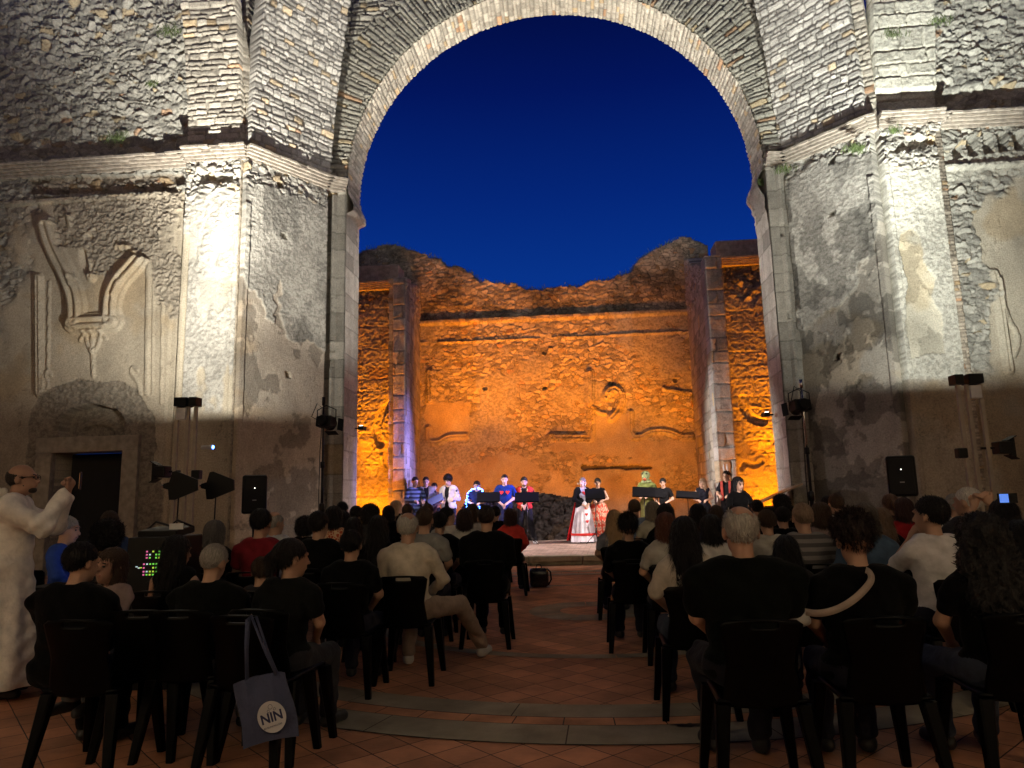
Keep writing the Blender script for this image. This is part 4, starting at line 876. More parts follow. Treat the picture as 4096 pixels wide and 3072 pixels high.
def sdf_mesh(name, prims, h, k=.02, mod=None, smooth=1):
    lo = np.full(3, 9.); hi = -lo
    for p in prims:
        if p[0] == 'c':
            r = max(p[3], p[4]); lo = np.minimum(lo, np.minimum(p[1], p[2])-r); hi = np.maximum(hi, np.maximum(p[1], p[2])+r)
        else: r = p[2].max(); lo = np.minimum(lo, p[1]-r); hi = np.maximum(hi, p[1]+r)
    lo -= 3*h+.02; hi += 3*h+.02; n = np.ceil((hi-lo)/h).astype(int)+1
    ax = [lo[i]+h*np.arange(n[i]) for i in range(3)]; D = np.full(n, .25, np.float32)
    mg = k+3*h+.01
    for p in prims:
        if p[0] == 'c': r = max(p[3], p[4]); a = np.minimum(p[1], p[2])-r-mg; b = np.maximum(p[1], p[2])+r+mg
        else: r = p[2].max(); a = p[1]-r-mg; b = p[1]+r+mg
        i0 = np.clip(((a-lo)/h).astype(int), 0, n-1); i1 = np.clip(((b-lo)/h).astype(int)+2, 1, n)
        sl = tuple(slice(i0[i], i1[i]) for i in range(3))
        X, Y, Z = np.meshgrid(*[ax[i][sl[i]].astype(np.float32) for i in range(3)], indexing='ij')
        if p[0] == 'c':
            ba = p[2]-p[1]; L = float(ba@ba)+1e-9; x = X-p[1][0]; y = Y-p[1][1]; z = Z-p[1][2]
            t = np.clip((x*ba[0]+y*ba[1]+z*ba[2])/L, 0, 1); d = np.sqrt((x-ba[0]*t)**2+(y-ba[1]*t)**2+(z-ba[2]*t)**2)-(p[3]+(p[4]-p[3])*t)
        else:
            x = X-p[1][0]; y = Y-p[1][1]; z = Z-p[1][2]
            if p[3] is not None: R = p[3]; x, y, z = x*R[0, 0]+y*R[1, 0]+z*R[2, 0], x*R[0, 1]+y*R[1, 1]+z*R[2, 1], x*R[0, 2]+y*R[1, 2]+z*R[2, 2]
            q = p[2]; k0 = np.sqrt((x/q[0])**2+(y/q[1])**2+(z/q[2])**2); k1 = np.sqrt((x/q[0]**2)**2+(y/q[1]**2)**2+(z/q[2]**2)**2)+1e-9; d = k0*(k0-1)/k1
        E = D[sl]; hh = np.clip(.5+.5*(E-d)/k, 0, 1); D[sl] = E*(1-hh)+d*hh-k*hh*(1-hh)
    if mod is not None:
        X, Y, Z = np.meshgrid(*[a.astype(np.float32) for a in ax], indexing='ij'); D = mod(D, X, Y, Z)
    D[0] = D[-1] = .1; D[:, 0] = D[:, -1] = .1; D[:, :, 0] = D[:, :, -1] = .1
    S = D < 0; nc = n-1; pos = np.zeros((*nc, 3), np.float32); cnt = np.zeros(nc, np.float32); edges = []
    for a in range(3):
        s0 = [slice(None)]*3; s1 = [slice(None)]*3; s0[a] = slice(0, -1); s1[a] = slice(1, None); s0 = tuple(s0); s1 = tuple(s1)
        m = S[s0] != S[s1]; I = np.argwhere(m); d0 = D[s0][m]; d1 = D[s1][m]; t = d0/(d0-d1+1e-12)
        P = I.astype(np.float32); P[:, a] += t; o1, o2 = [(1, 2), (2, 0), (0, 1)][a]
        for u in (0, 1):
            for v in (0, 1):
                J = I.copy(); J[:, o1] -= u; J[:, o2] -= v
                np.add.at(pos, (J[:, 0], J[:, 1], J[:, 2]), P); np.add.at(cnt, (J[:, 0], J[:, 1], J[:, 2]), 1)
        edges.append((I, S[s0][m], o1, o2))
    m = cnt > 0; idx = np.full(nc, -1, np.int64); idx[m] = np.arange(m.sum()); V = pos[m]/cnt[m][:, None]*h+lo; Q = []
    for I, sg, o1, o2 in edges:
        c = []
        for u, v in ((0, 0), (1, 0), (1, 1), (0, 1)):
            J = I.copy(); J[:, o1] -= u; J[:, o2] -= v; c.append(idx[J[:, 0], J[:, 1], J[:, 2]])
        q = np.stack(c, -1); q[~sg] = q[~sg][:, ::-1]; Q.append(q)
    return mesh_np(name, V, np.concatenate(Q))
# head-local shapes (origin at head centre, face towards +Y)
def head_prims(f=0):
    j = .95 if f else 1
    return [ell((0, -.015, .028), (.074, .094, .089)), ell((0, .022, -.035), (.056*j, .068, .083)), ell((0, .055, -.088), (.024*j, .026, .022)), cap((0, .088, .008), (0, .106, -.026), .009, .013),
            ell((-.077, -.012, -.008), (.011, .02, .031)), ell((.077, -.012, -.008), (.011, .02, .031)), cap((-.018, .084, -.054), (.018, .084, -.054), .008), cap((-.04, .078, .03), (.04, .078, .03), .010)]
def hairmod(line, amp=.003, fr=60, top=None, curl=0, facex=.05, open_=True):
    def f(D, X, Y, Z):
        th = np.arctan2(X, -Y); D = D+amp*np.sin(th*fr/3+3*np.sin(Z*18)+Z*9)+amp*.7*np.sin(th*fr/1.7+Z*30+X*40)
        if curl: D = D+curl*(np.sin(X*95+3*np.sin(Z*40))*np.sin(Z*85+2*np.sin(Y*50))*np.sin(Y*90+1.3))
        zl = -.075+(Y+.1)*line
        D = np.maximum(D, -(Z-zl)) if not open_ else np.maximum(D, np.minimum(np.minimum(.062-Z+0*X, Y-.028), .085-np.abs(X)*1.0)) if False else D
        if open_:
            face = np.maximum(np.maximum(.015-Y, np.abs(X)-.062), Z-.062)      # <0 inside the face window
            D = np.maximum(D, -face)
        if top == 2: D = np.maximum(D, Z-.050-.35*(-Y-.05)-.006*np.sin(X*80))
        elif top is not None: D = np.maximum(D, .060+.010*np.sin(X*70+Y*50)*np.sin(Z*60+X*30)-np.sqrt((X*1.05-.008)**2+(Y+.035)**2*.55+(Z-.10)**2))
        return D
    return f
HS = ell((0, -.022, .036), (.083, .102, .092))
HAIR = {
 'short': ([HS], .012, hairmod(.78, .002, 60, open_=False)), 'crop': ([ell((0, -.019, .032), (.078, .098, .091))], .012, hairmod(.78, .0008, 80, open_=False)),
 'thick': ([ell((0, -.015, .052), (.092, .108, .098)), ell((0, .05, .085), (.07, .05, .035))], .03, hairmod(.72, .004, 40, curl=.004, open_=False)),
 'bald': ([ell((0, -.020, .030), (.079, .098, .0895))], .01, hairmod(.66, .0015, 80, top=1, open_=False)),
 'horseshoe': ([ell((0, -.020, .025), (.079, .098, .088))], .01, hairmod(.62, .0015, 80, top=2, open_=False)),
 'long': ([HS, ell((0, -.05, -.10), (.093, .062, .17)), cap((-.055, -.05, -.1), (-.05, -.08, -.28), .045, .03), cap((.055, -.05, -.1), (.05, -.08, -.28), .045, .03), cap((0, -.07, -.1), (0, -.09, -.32), .055, .035), cap((-.075, -.01, 0), (-.078, -.0, -.17), .02), cap((.075, -.01, 0), (.078, -.0, -.17), .02)], .03, hairmod(0, .004, 46)),
 'bob': ([ell((0, -.022, .034), (.089, .105, .096)), ell((0, -.035, -.05), (.098, .082, .085))], .03, hairmod(0, .0035, 50)),
 'curly': ([ell((0, -.02, .04), (.112, .12, .105)), ell((0, -.05, -.10), (.145, .095, .15)), ell((0, -.07, -.24), (.15, .085, .14))], .04, hairmod(0, .005, 30, curl=.014)),
 'afro': ([ell((0, -.02, .045), (.112, .118, .102)), ell((0, -.04, -.03), (.105, .095, .08))], .03, hairmod(0, .004, 30, curl=.012)),
 'pony': ([HS, cap((0, -.105, .05), (0, -.135, .0), .026, .034), cap((0, -.135, .0), (.01, -.12, -.24), .034, .016)], .015, hairmod(.70, .002, 60, open_=False)),
 'bun': ([HS, ell((0, -.115, .06), (.036, .034, .036))], .012, hairmod(.72, .002, 60, open_=False)),
}
HL = {'short': (.016, .5, .5), 'crop': (.007, 1, .2), 'thick': (.035, .7, .3), 'bald': (.014, .7, .6), 'horseshoe': (.008, .6, .6), 'long': (.075, .16, 1), 'bob': (.05, .16, 1), 'curly': (.024, .8, .5), 'afro': (.03, 1, .2), 'pony': (.03, .25, .8), 'bun': (.02, .25, .5)}
def strands(me, style, n=2600):
    """short tapering locks growing out of the hair mass, so that its outline is never smooth"""
    L, out, dn = HL[style]; rs = np.random.RandomState(len(style)+7); V = np.empty(len(me.vertices)*3, np.float32); me.vertices.foreach_get('co', V); V = V.reshape(-1, 3)
    N = np.empty(len(V)*3, np.float32); me.vertices.foreach_get('normal', N); N = N.reshape(-1, 3); ix = rs.randint(0, len(V), n); P = V[ix]; Nn = N[ix]; rnd = rs.normal(0, 1, (n, 3))
    D = Nn*out+np.array([0, -.15, -1.])*dn+rnd*(.22 if style not in ('curly', 'afro') else .6); D -= Nn*np.clip((D*Nn).sum(1, keepdims=True), None, 0)*.9; D /= np.linalg.norm(D, axis=1, keepdims=True)+1e-6
    S = np.cross(D, Nn+rnd*.3); S /= np.linalg.norm(S, axis=1, keepdims=True)+1e-6; l = L*rs.uniform(.5, 1.25, (n, 1)); w = .0022 if L > .01 else .0012
    A = P-Nn*.003; B = A+D*l*.5+Nn*.003; C = A+D*l+Nn*.002*(rnd[:, :1]); W = np.stack([A-S*w, A+S*w, B+S*w*.8, B-S*w*.8, C+S*w*.15, C-S*w*.15], 1).reshape(-1, 3)
    b = np.arange(n)[:, None]*6; Q = np.concatenate([b+[0, 1, 2, 3], b+[3, 2, 4, 5]])+len(V); F = np.empty(len(me.polygons)*4, np.int32); me.loops.foreach_get('vertex_index', F)
    return mesh_np('hair', np.concatenate([V, W]), np.concatenate([F.reshape(-1, 4), Q]))
_mc = {}
def cached(key, fn):
    if key not in _mc: _mc[key] = fn()
    return _mc[key]
def hand_prims(wr, el, side, fine, curl=.6, tgt=None):
    """palm and five bent fingers growing on from the forearm"""
    d = wr-el; d = d/np.linalg.norm(d); up = np.array([0, 0, 1.]) if abs(d[2]) < .8 else np.array([0, 1., 0])
    s = np.cross(d, up); s /= np.linalg.norm(s); u = np.cross(s, d); o = []
    o.append(cap(wr, wr+d*.07, .024, .026)); o.append(cap(wr+s*.016+d*.02, wr+s*.02+d*.075, .018, .016)); o.append(cap(wr-s*.016+d*.02, wr-s*.02+d*.075, .018, .016))
    if not fine: o.append(cap(wr+d*.07, wr+d*.12-u*.03, .022, .014)); return o
    for j, (off, ln) in enumerate(((-.028, .058), (-.0095, .07), (.0095, .074), (.028, .066))):
        a = wr+s*off+d*.082; b = a+(d*math.cos(curl)-u*math.sin(curl))*ln*.5; c = b+(d*math.cos(curl*2.1)-u*math.sin(curl*2.1))*ln*.5
        o += [cap(a, b, .0095, .0085), cap(b, c, .0085, .007)]
    a = wr+s*.026*side+d*.02; b = a+s*.03*side+d*.03-u*.012; c = b+d*.03-u*.012; o += [cap(a, b, .013, .010), cap(b, c, .010, .0085)]
    return o
def figure(P, fem, sit, key, res, head=(0, 0, 0), fine=False, sleeve=.5, legs='long', robe=False, wide=1.0, neckcut=True, belly=0):
    """P: dict of joints. returns meshes for body, top, bottoms"""
    sw = (.165 if fem else .185)*wide; z0 = P['z']; dy = P.get('dy', 0); lx = P.get('lx', 0)
    pel = np.array([0, 0, z0]); ch = np.array([lx*.6, dy*.6, z0+.32]); nb = np.array([lx, dy, z0+.50]); hd = nb+np.array([lx*.2+P.get('hx', 0), .03+P.get('hy', 0), .135]); hs = P.get('hs', 1.10 if sit else 1.04)
    g = .93 if fem else 1.0
    torso = [ell(pel+(0, 0, .0), (.165*wide, .12, .11)), ell((pel+ch)/2+(0, .005+belly*.5, .0), (.138*g*wide, .10+belly, .16)), ell(ch, (.158*g*wide, .108, .155)), cap(ch+(-sw*.55, 0, .10), ch+(sw*.55, 0, .10), .075), cap(nb-(0, .01, .04), nb+(-sw*.8, -.01, -.075), .05, .045), cap(nb-(0, .01, .04), nb+(sw*.8, -.01, -.075), .05, .045)]
    if fem: torso += [ell(ch+(-.065, .085, -.02), (.055, .045, .055)), ell(ch+(.065, .085, -.02), (.055, .045, .055))]
    neck = [cap(nb+(0, -.01, -.05), hd+(0, -.02, -.06), .056*g, .052*g)]
    R = rotm(*head); hp = xf(head_prims(fem), R, hd, hs)
    arms, slv, hands = [], [], []
    for s in (-1, 1):
        S = nb+np.array([s*sw, -.01, -.10]); el = np.array(P['el' if s < 0 else 'er'], float); wr = np.array(P['wl' if s < 0 else 'wr'], float)
        arms += [cap(S, el, .052*g, .041*g), cap(el, wr, .041*g, .026*g)]; hands += hand_prims(wr, el, -s, fine, P.get('curl', .6))
        if sleeve > 1: slv += [cap(S, el, .062, .052), cap(el, el+(wr-el)*(sleeve-1), .052, .040)]
        elif sleeve > 0: slv += [cap(S, S+(el-S)*sleeve, .062, .060)]
    lg = []
    lo = []; feet = []
    for s in (-1, 1):
        H = pel+np.array([s*.09, .0, -.02]); K = np.array(P['kl' if s < 0 else 'kr'], float); A = np.array(P['al' if s < 0 else 'ar'], float)
        lg += [cap(H, K, .088, .060), cap(K, A, .058, .040)]; lo.append((H, K, A)); fy = P.get('fy', (0, 1)); fd = np.array([s*.25, 1., 0]); fd /= np.linalg.norm(fd)
        feet.append([cap(A+(0, 0, -.03), A+(0, 0, -.045), .038), cap((A[0], A[1], A[2]-.045), (A[0]+fd[0]*.15, A[1]+fd[1]*.15, A[2]-.055), .036, .034), cap((A[0]-fd[0]*.03, A[1]-fd[1]*.03, A[2]-.05), (A[0]+fd[0]*.05, A[1]+fd[1]*.05, A[2]-.052), .036)])
    footskin = [f for F_ in feet for f in infl(F_, -.008)]
    out = {}
    out['body'] = cached(('b',)+key, lambda: sdf_mesh('body', torso+neck+hp+arms+hands+lg+footskin, res, .018))
    fold = lambda D, X, Y, Z: D+.0055*np.sin(Z*31+3.5*np.sin(X*11+Y*5)+X*9)*np.clip(.5+np.sin(X*13+Z*9), 0, 1)+.0045*np.sin(X*34+Z*21+np.sin(Y*17)*2)*np.sin(Z*27+Y*15)+.003*np.sin(Z*60+X*30)
    def topmod(D, X, Y, Z):
        D = fold(D, X, Y, Z); nk = nb+np.array([0, .02, .045]); d = np.sqrt((X-nk[0])**2+(Y-nk[1])**2+(Z-nk[2])**2)-.078
        return np.maximum(D, -d) if neckcut else D
    if robe:
        rp = infl(torso, .03)+infl(slv, .016)+[cap((0, .0, z0-.02), (0, .02, .30), .17, .25), cap((0, .02, .35), (0, .02, .16), .25, .27)]
        out['top'] = cached(('r',)+key, lambda: sdf_mesh('robe', rp, res, .04, lambda D, X, Y, Z: np.maximum(np.maximum(D+.014*np.sin(np.arctan2(X, Y)*9+Z*2+np.sin(Z*3))*np.clip((1.05-Z)/.5, 0, 1)+.004*np.sin(X*22+Z*30+Y*14)*np.clip((Z-.95)/.2, 0, 1)+.007*np.sin((Z-Y)*46)*np.clip((Y-.10)/.1, 0, 1), -(np.sqrt(X**2+(Y-nb[1]-.02)**2+(Z-nb[2]-.045)**2)-.078)), .10-Z)))
    else:
        out['top'] = cached(('t',)+key, lambda: sdf_mesh('top', infl(torso, .016)+slv, res, .03, topmod))
        if legs == 'long': pr = [c for (H, K, A) in lo for c in (cap(H, K, .103, .076), cap(K, A+(0, 0, .02), .075, .062))]
        elif legs == 'short': pr = [c for (H, K, A) in lo for c in (cap(H, H+(K-H)*.85, .105, .085),)]
        else: pr = None
        if pr: out['bot'] = cached(('p',)+key, lambda: sdf_mesh('trousers', [ell(pel, (.178*wide, .135, .115))]+pr, res, .03, lambda D, X, Y, Z: np.maximum(fold(D, X, Y, Z), Z-(z0+.07))))
    for i in (0, 1): out['shoe%d' % i] = cached(('s', i)+key, lambda: sdf_mesh('shoe', infl(feet[i], .006), max(res*.9, .009), .02, lambda D, X, Y, Z: np.maximum(D, (lo[i][2][2]-.085)-Z)))
    out['head'] = (hd, R*hs); return out
M_ANY = mat('cloth', (.5, .5, .5))
_mm = {}
def cmat(kind, c, **kw):
    k = (kind, c)
    if k not in _mm:
        if kind == 'cloth': _mm[k] = mat('cloth', c, .9, spec=.1, sheen=.03, bump=35, bstr=.35, var=.18, vs=14)
        elif kind == 'hair': _mm[k] = mat('hair', c, .55, spec=.3, bump=30, bstr=.9, var=.35, vs=40, stretch=(4, 4, .6))
        elif kind == 'skin': _mm[k] = mat('skin', c, .55, spec=.35, bump=60, bstr=.12, var=.1)
        elif kind == 'shoe': _mm[k] = mat('shoe', c, .5, spec=.4)
    return _mm[k]
def addp(name, me, root, m, mtx=None):
    if not len(me.materials): me.materials.append(M_ANY)
    o = bpy.data.objects.new(name, me); col.objects.link(o); o.parent = root
    o.material_slots[0].link = 'OBJECT'; o.material_slots[0].material = m
    if mtx is not None: o.matrix_local = mtx
    return o
K_, B_, G_, W_, L_, R2_ = (.007, .0055, .005), (.05, .028, .016), (.30, .28, .25), (.55, .52, .46), (.42, .28, .14), (.10, .035, .02)
SK = (.40, .235, .155)
def dress(root, M_, hair, hc, tc_, bc, sc_=(.02, .02, .02), top='shirt', skin=SK, bot='trousers', stripes=None):
    hd, R = M_['head']
    addp('body', M_['body'], root, cmat('skin', skin))
    t = addp(top, M_['top'], root, tc_ if not isinstance(tc_, tuple) else cmat('cloth', tc_))
    if 'bot' in M_: addp(bot, M_['bot'], root, cmat('cloth', bc))
    for i in (0, 1): addp('shoe', M_['shoe%d' % i], root, cmat('shoe', sc_))
    mt = Matrix.Translation(hd) @ Matrix(R.tolist()).to_4x4()
    if hair:
        pr, k, md = HAIR[hair]; me = cached(('h', hair), lambda: strands(sdf_mesh('hair', pr, .0075, k, md), hair)); addp('hair', me, root, cmat('hair', hc), mt)
    return mt
SIT = dict(z=.565, dy=-.02, el=(-.235, .05, .78), er=(.235, .05, .78), wl=(-.09, .27, .62), wr=(.09, .27, .62), kl=(-.11, .44, .50), kr=(.11, .44, .50), al=(-.12, .42, .10), ar=(.12, .42, .10))
SITV = {'lap': {}, 'fold': dict(wl=(.03, .2, .84), wr=(-.03, .22, .82), el=(-.25, .06, .80), er=(.25, .06, .80)), 'slump': dict(dy=.05, el=(-.24, .14, .80), er=(.24, .14, .80), hy=.03), 'left': dict(lx=-.04), 'right': dict(lx=.04),
        'chin': dict(wl=(-.05, .17, 1.05), el=(-.22, .22, .80)), 'phone': dict(wl=(-.08, .27, 1.28), wr=(.06, .27, 1.30), el=(-.20, .22, 1.02), er=(.22, .2, 1.04), curl=1.1), 'legout': dict(kr=(.36, .34, .52), ar=(.50, .70, .10), kl=(-.10, .44, .50), er=(.26, .08, .77), lx=-.02),
        'tall': dict(kl=(-.16, .44, .5), kr=(.16, .44, .5))}
root0 = lambda x, y, z, rz, s, lab, grp: (lambda e: (setattr(e, 'scale', (s, s, s)), e)[1])(empty('person', (x, y, z), rz, lab, 'person', grp))
def seated(u, v, Y, fem, hair, hc, tc_, desc, rz=0, pose='lap', sl=.5, bc=(.02, .02, .03), wide=1.0, res=.017, head=(0, -4, 0), skin=SK, where='', chairof=True, sc_=(.02, .02, .02), top='shirt', belly=0, smin=.9, smax=1.09, legs='long', fine=False, neck=True, cdx=0):
    P = aty(u, v, Y); s = float(np.clip(P[2]/1.215, smin, smax))
    J = dict(SIT); J.update(SITV[pose]); key = (fem, pose, sl, round(wide, 2), res, head, legs, belly, fine, neck)
    M_ = figure(J, fem, True, key, res, head, fine, sl, legs, False, wide, neck, belly); hd = M_['head'][0]
    c, n = math.cos(rz), math.sin(rz); ox, oy = (c*hd[0]-n*hd[1])*s, (n*hd[0]+c*hd[1])*s
    x, y = P[0]-ox, Y-oy; r = root0(x, y, 0, rz, s, desc+(' '+where if where else ''), 'seated audience seen from behind')
    mt = dress(r, M_, hair, hc, tc_, bc, sc_, top, skin)
    ch = None
    if chairof: chair(x+n*.02+cdx, y-.02*c, rz, ' '.join(('chair under the '+desc).split()[:16]))
    return r, mt, M_, s
# ---- audience, left block --------------------------------------------------
BLK = (.002, .002, .0022); NAVY = (.012, .014, .03)
A = []
def a(*x, **k): A.append((x, k))
a(178, 1212, 4.25, 0, 'short', K_, BLK, 'broad person in black jacket with a child looking over the shoulder', pose='slump', sl=1.9, wide=1.34, res=.012, bc=BLK, head=(-18, -8, 0), cdx=.27)
a(463, 1212, 4.55, 0, 'crop', G_, (.0025, .003, .0022), 'grey cropped man in black T shirt bowing his head', pose='slump', sl=.6, wide=1.28, res=.012, bc=(.22, .19, .15), head=(-10, -14, 8))
a(632, 1202, 4.45, 1, 'pony', K_, (.005, .0055, .005), 'dark ponytailed woman in black top turned towards the stage', pose='right', sl=.5, res=.012, wide=1.12, head=(-38, -4, 0), rz=-.15, bc=(.03, .03, .035))
a(385, 1188, 5.4, 1, 'long', K_, BLK, 'long haired woman with one bare shoulder beside the level lights', sl=0, res=.015, head=(-25, -6, 0), wide=.95)
a(235, 1158, 6.1, 0, 'afro', K_, (.02, .02, .025), 'person with bushy black hair in front of the dark doorway', sl=.5, head=(0, -10, 0))
a(465, 1150, 7.0, 1, 'bob', (.12, .11, .10), BLK, 'grey bobbed woman in black under the paddle antenna', sl=.5, head=(5, -4, 0))
a(377, 1172, 6.3, 0, 'short', K_, BLK, 'dark haired person in black left of the grey bobbed woman', sl=.5)
a(565, 1128, 6.7, 0, 'short', K_, (.16, .012, .018), 'short haired man in dark red shirt below the left loudspeaker', sl=.6, res=.015)
a(594, 1128, 8.0, 0, 'bald', G_, (.42, .42, .42), 'elderly man in white shirt half hidden by the dark red shirt', sl=.6, head=(-30, 0, 0))
a(566, 1232, 5.3, 0, 'short', B_, (.02, .02, .025), 'brown haired child seated low with a bent bare arm', sl=.3, smin=.72, res=.015, head=(10, -10, 0))
a(690, 1132, 6.9, 0, 'short', K_, BLK, 'dark haired man in black below the left spotlight stand', sl=.6, wide=1.1, head=(-12, 0, 0))
a(659, 1138, 9.3, 0, 'afro', K_, BLK, 'round dark haired person left of the spotlight stand', sl=.5)
a(722, 1115, 9.0, 1, 'bob', K_, 'orange', 'woman in orange patterned dress beside the left jamb', sl=.3)
a(742, 1122, 10.2, 1, 'bob', K_, BLK, 'dark haired woman in black just right of the orange dress', sl=.3)
a(770, 1110, 11.2, 0, 'short', K_, BLK, 'dark haired man in black in front of the left amber wall', sl=.5)
a(800, 1112, 10.2, 0, 'afro', K_, (.03, .03, .03), 'bushy haired person in front of the left pier', sl=.5)
a(765, 1140, 8.0, 1, 'long', K_, (.02, .018, .016), 'long dark haired woman behind the orange dress', sl=.4)
a(818, 1140, 7.0, 1, 'long', K_, BLK, 'long haired woman in black left of the cream shirt', sl=.5, wide=1.0)
a(760, 1175, 5.75, 0, 'short', K_, BLK, 'dark figure in black between the ponytail and the cream shirt', sl=.6, wide=1.05, smin=.85)
a(882, 1137, 6.15, 0, 'bald', W_, (.52, .46, .36), 'white haired man in cream long sleeved shirt', pose='legout', sl=1.95, wide=1.08, res=.013, bc=(.26, .20, .155), sc_=(.5, .48, .43), head=(-3, -6, 0))
a(917, 1122, 7.4, 0, 'crop', B_, (.20, .20, .19), 'brown balding man in grey shirt beside the cream shirt', sl=.6, wide=1.05)
a(950, 1128, 8.4, 0, 'short', K_, BLK, 'dark haired man in black polo right of the grey shirt', sl=.6, wide=1.05)
a(968, 1114, 10.3, 0, 'short', K_, (.42, .40, .36), 'short haired man in white shirt turned to the right', sl=.6, head=(-55, 0, 0))
a(1004, 1120, 9.2, 1, 'bob', (.03, .014, .012), (.38, .36, .33), 'dark bobbed woman in white blouse', sl=.5)
a(1021, 1106, 11.2, 1, 'bob', B_, (.35, .33, .31), 'brown haired woman in pale blouse in front of the dark bob', sl=.5)
a(1051, 1117, 7.5, 0, 'crop', (.02, .012, .01), BLK, 'large balding man in black jacket at the left of aisle', sl=1.9, wide=1.18, res=.014, bc=BLK)
a(1103, 1115, 11.3, 1, 'bob', (.04, .016, .012), (.50, .045, .035), 'auburn haired woman in bright red cardigan', sl=1.9, res=.015, wide=1.02)
a(1070, 1108, 12.5, 0, 'short', K_, BLK, 'dark headed man in front row beside the red cardigan', sl=.5)
a(858, 1090, 15.2, 1, 'long', L_, BLK, 'blonde woman sitting below the left pier facing right', sl=0, head=(-70, 0, 0), res=.015)
a(740, 1100, 12.6, 0, 'short', K_, BLK, 'dark headed man in the front row at far left', sl=.5)
a(840, 1108, 12.4, 1, 'bob', K_, BLK, 'dark bobbed woman in the front row below the pier', sl=.5)
a(880, 1104, 12.6, 0, 'crop', B_, (.03, .03, .04), 'crop haired boy in the front row below the striped jumper', sl=.5)
a(925, 1104, 12.5, 0, 'short', (.10, .06, .035), (.04, .04, .05), 'light brown haired man in the front row below the open folder', sl=.5)
# ---- audience, right block ----
a(1598, 1143, 3.95, 0, 'bald', W_, (.0022, .003, .0022), 'big white haired bald man in black T shirt', pose='tall', sl=.75, wide=1.36, res=.010, bc=(.015, .015, .02), head=(3, -6, 0), belly=.03, skin=(.44, .25, .165))
a(1843, 1163, 4.0, 1, 'thick', (.02, .012, .01), (.002, .002, .002), 'dark cropped woman in black with a white bag strap across the back', sl=.6, wide=1.32, res=.010, head=(0, -6, 0))
a(2118, 1165, 4.05, 1, 'curly', (.012, .01, .009), BLK, 'woman with very big curly dark hair', sl=.5, wide=1.12, res=.012, bc=(.05, .06, .085), pose='tall')
a(1478, 1152, 5.25, 1, 'long', K_, (.50, .44, .36), 'long dark haired woman with cream linen jacket', sl=.9, res=.012, wide=1.0, head=(-6, -4, 0), bc=(.03, .04, .06))
a(1357, 1139, 7.3, 1, 'thick', K_, BLK, 'short black haired woman in wide black top at the aisle', sl=.9, wide=1.15, res=.014)
a(1327, 1122, 9.1, 1, 'long', L_, (.16, .17, .20), 'blonde long haired woman in grey blue top at the aisle', sl=.5, head=(-8, -4, 0))
a(1370, 1097, 10.6, 0, 'crop', (.06, .035, .02), (.20, .25, .33), 'crop haired man in pale blue shirt', sl=.6, wide=1.12)
a(1410, 1102, 10.4, 1, 'bob', (.22, .18, .13), (.36, .34, .26), 'grey haired woman in cream top behind the pale blue shirt', sl=.4)
a(1437, 1110, 8.9, 1, 'bob', K_, BLK, 'dark bobbed woman in black before the masked performer', sl=.5)
a(1438, 1135, 6.8, 1, 'bob', R2_, (.33, .31, .27), 'auburn haired woman in white blouse', sl=.6)
a(1507, 1112, 8.4, 1, 'long', K_, BLK, 'long dark haired woman in front of the linen jacket', sl=.5)
a(1535, 1140, 6.6, 1, 'bob', K_, (.45, .43, .40), 'dark haired person in bright white shirt left of the bald head', sl=.8, wide=1.05)
a(1546, 1112, 9.4, 1, 'long', B_, (.09, .10, .06), 'brown long haired woman in green patterned dress', sl=.3)
a(1583, 1108, 12.2, 0, 'short', K_, BLK, 'dark headed man in the front row below the piano', sl=.5)
a(1635, 1097, 11.4, 0, 'short', K_, BLK, 'dark headed person below the raised piano lid', sl=.5)
a(1688, 1089, 11.6, 0, 'afro', K_, BLK, 'bushy dark haired person at the end of the piano', sl=.5)
a(1656, 1126, 7.5, 0, 'short', B_, (.38, .36, .31), 'brown haired man in white collared shirt right of the bald head', sl=.6)
a(1690, 1116, 8.7, 0, 'short', K_, BLK, 'short dark haired man in black beside the white collar', sl=.5)
a(1733, 1116, 6.6, 0, 'crop', (.22, .15, .10), 'stripe', 'sandy haired man in dark striped shirt', sl=.6, wide=1.15)
a(1697, 1188, 5.35, 1, 'long', K_, (.02, .02, .02), 'long haired girl sitting low behind the bald man', sl=.4, smin=.8)
a(1772, 1110, 8.0, 1, 'bob', B_, (.20, .15, .14), 'brown haired woman in ruffled pink top', sl=.3)
a(1806, 1088, 9.4, 0, 'crop', B_, (.42, .40, .37), 'brown cropped man in white shirt below the right spotlight stand', sl=.6)
a(1788, 1090, 11.0, 1, 'bob', K_, BLK, 'dark haired woman in the far row right of the stand', sl=.4)
a(1866, 1119, 6.3, 1, 'bob', (.08, .065, .05), (.055, .09, .14), 'woman with ash brown hair in blue denim shirt', sl=1.9, wide=1.12, res=.014)
a(1902, 1122, 7.6, 1, 'long', (.17, .11, .07), BLK, 'light brown long haired woman beside the denim shirt', sl=.5)
a(1951, 1099, 8.7, 1, 'bob', (.03, .012, .01), (.22, .012, .015), 'dark bobbed woman in crimson top', sl=.4)
a(1922, 1088, 9.9, 1, 'pony', (.13, .07, .04), (.05, .03, .03), 'woman with coppery ponytail below the right loudspeaker', sl=.4)
a(2008, 1110, 5.45, 1, 'short', K_, (.60, .58, .57), 'black haired woman in white T shirt resting her chin on her hand', pose='chin', sl=.55, wide=1.12, res=.012, head=(28, 0, 0), rz=.1)
a(2088, 1082, 7.2, 0, 'crop', (.60, .57, .50), (.025, .025, .03), 'white haired man in dark shirt at the right wall', sl=.6, wide=1.05, head=(35, 0, 0))
a(2060, 1090, 8.6, 0, 'crop', G_, (.42, .41, .38), 'man in white shirt half hidden by the dark shirt', sl=.6)
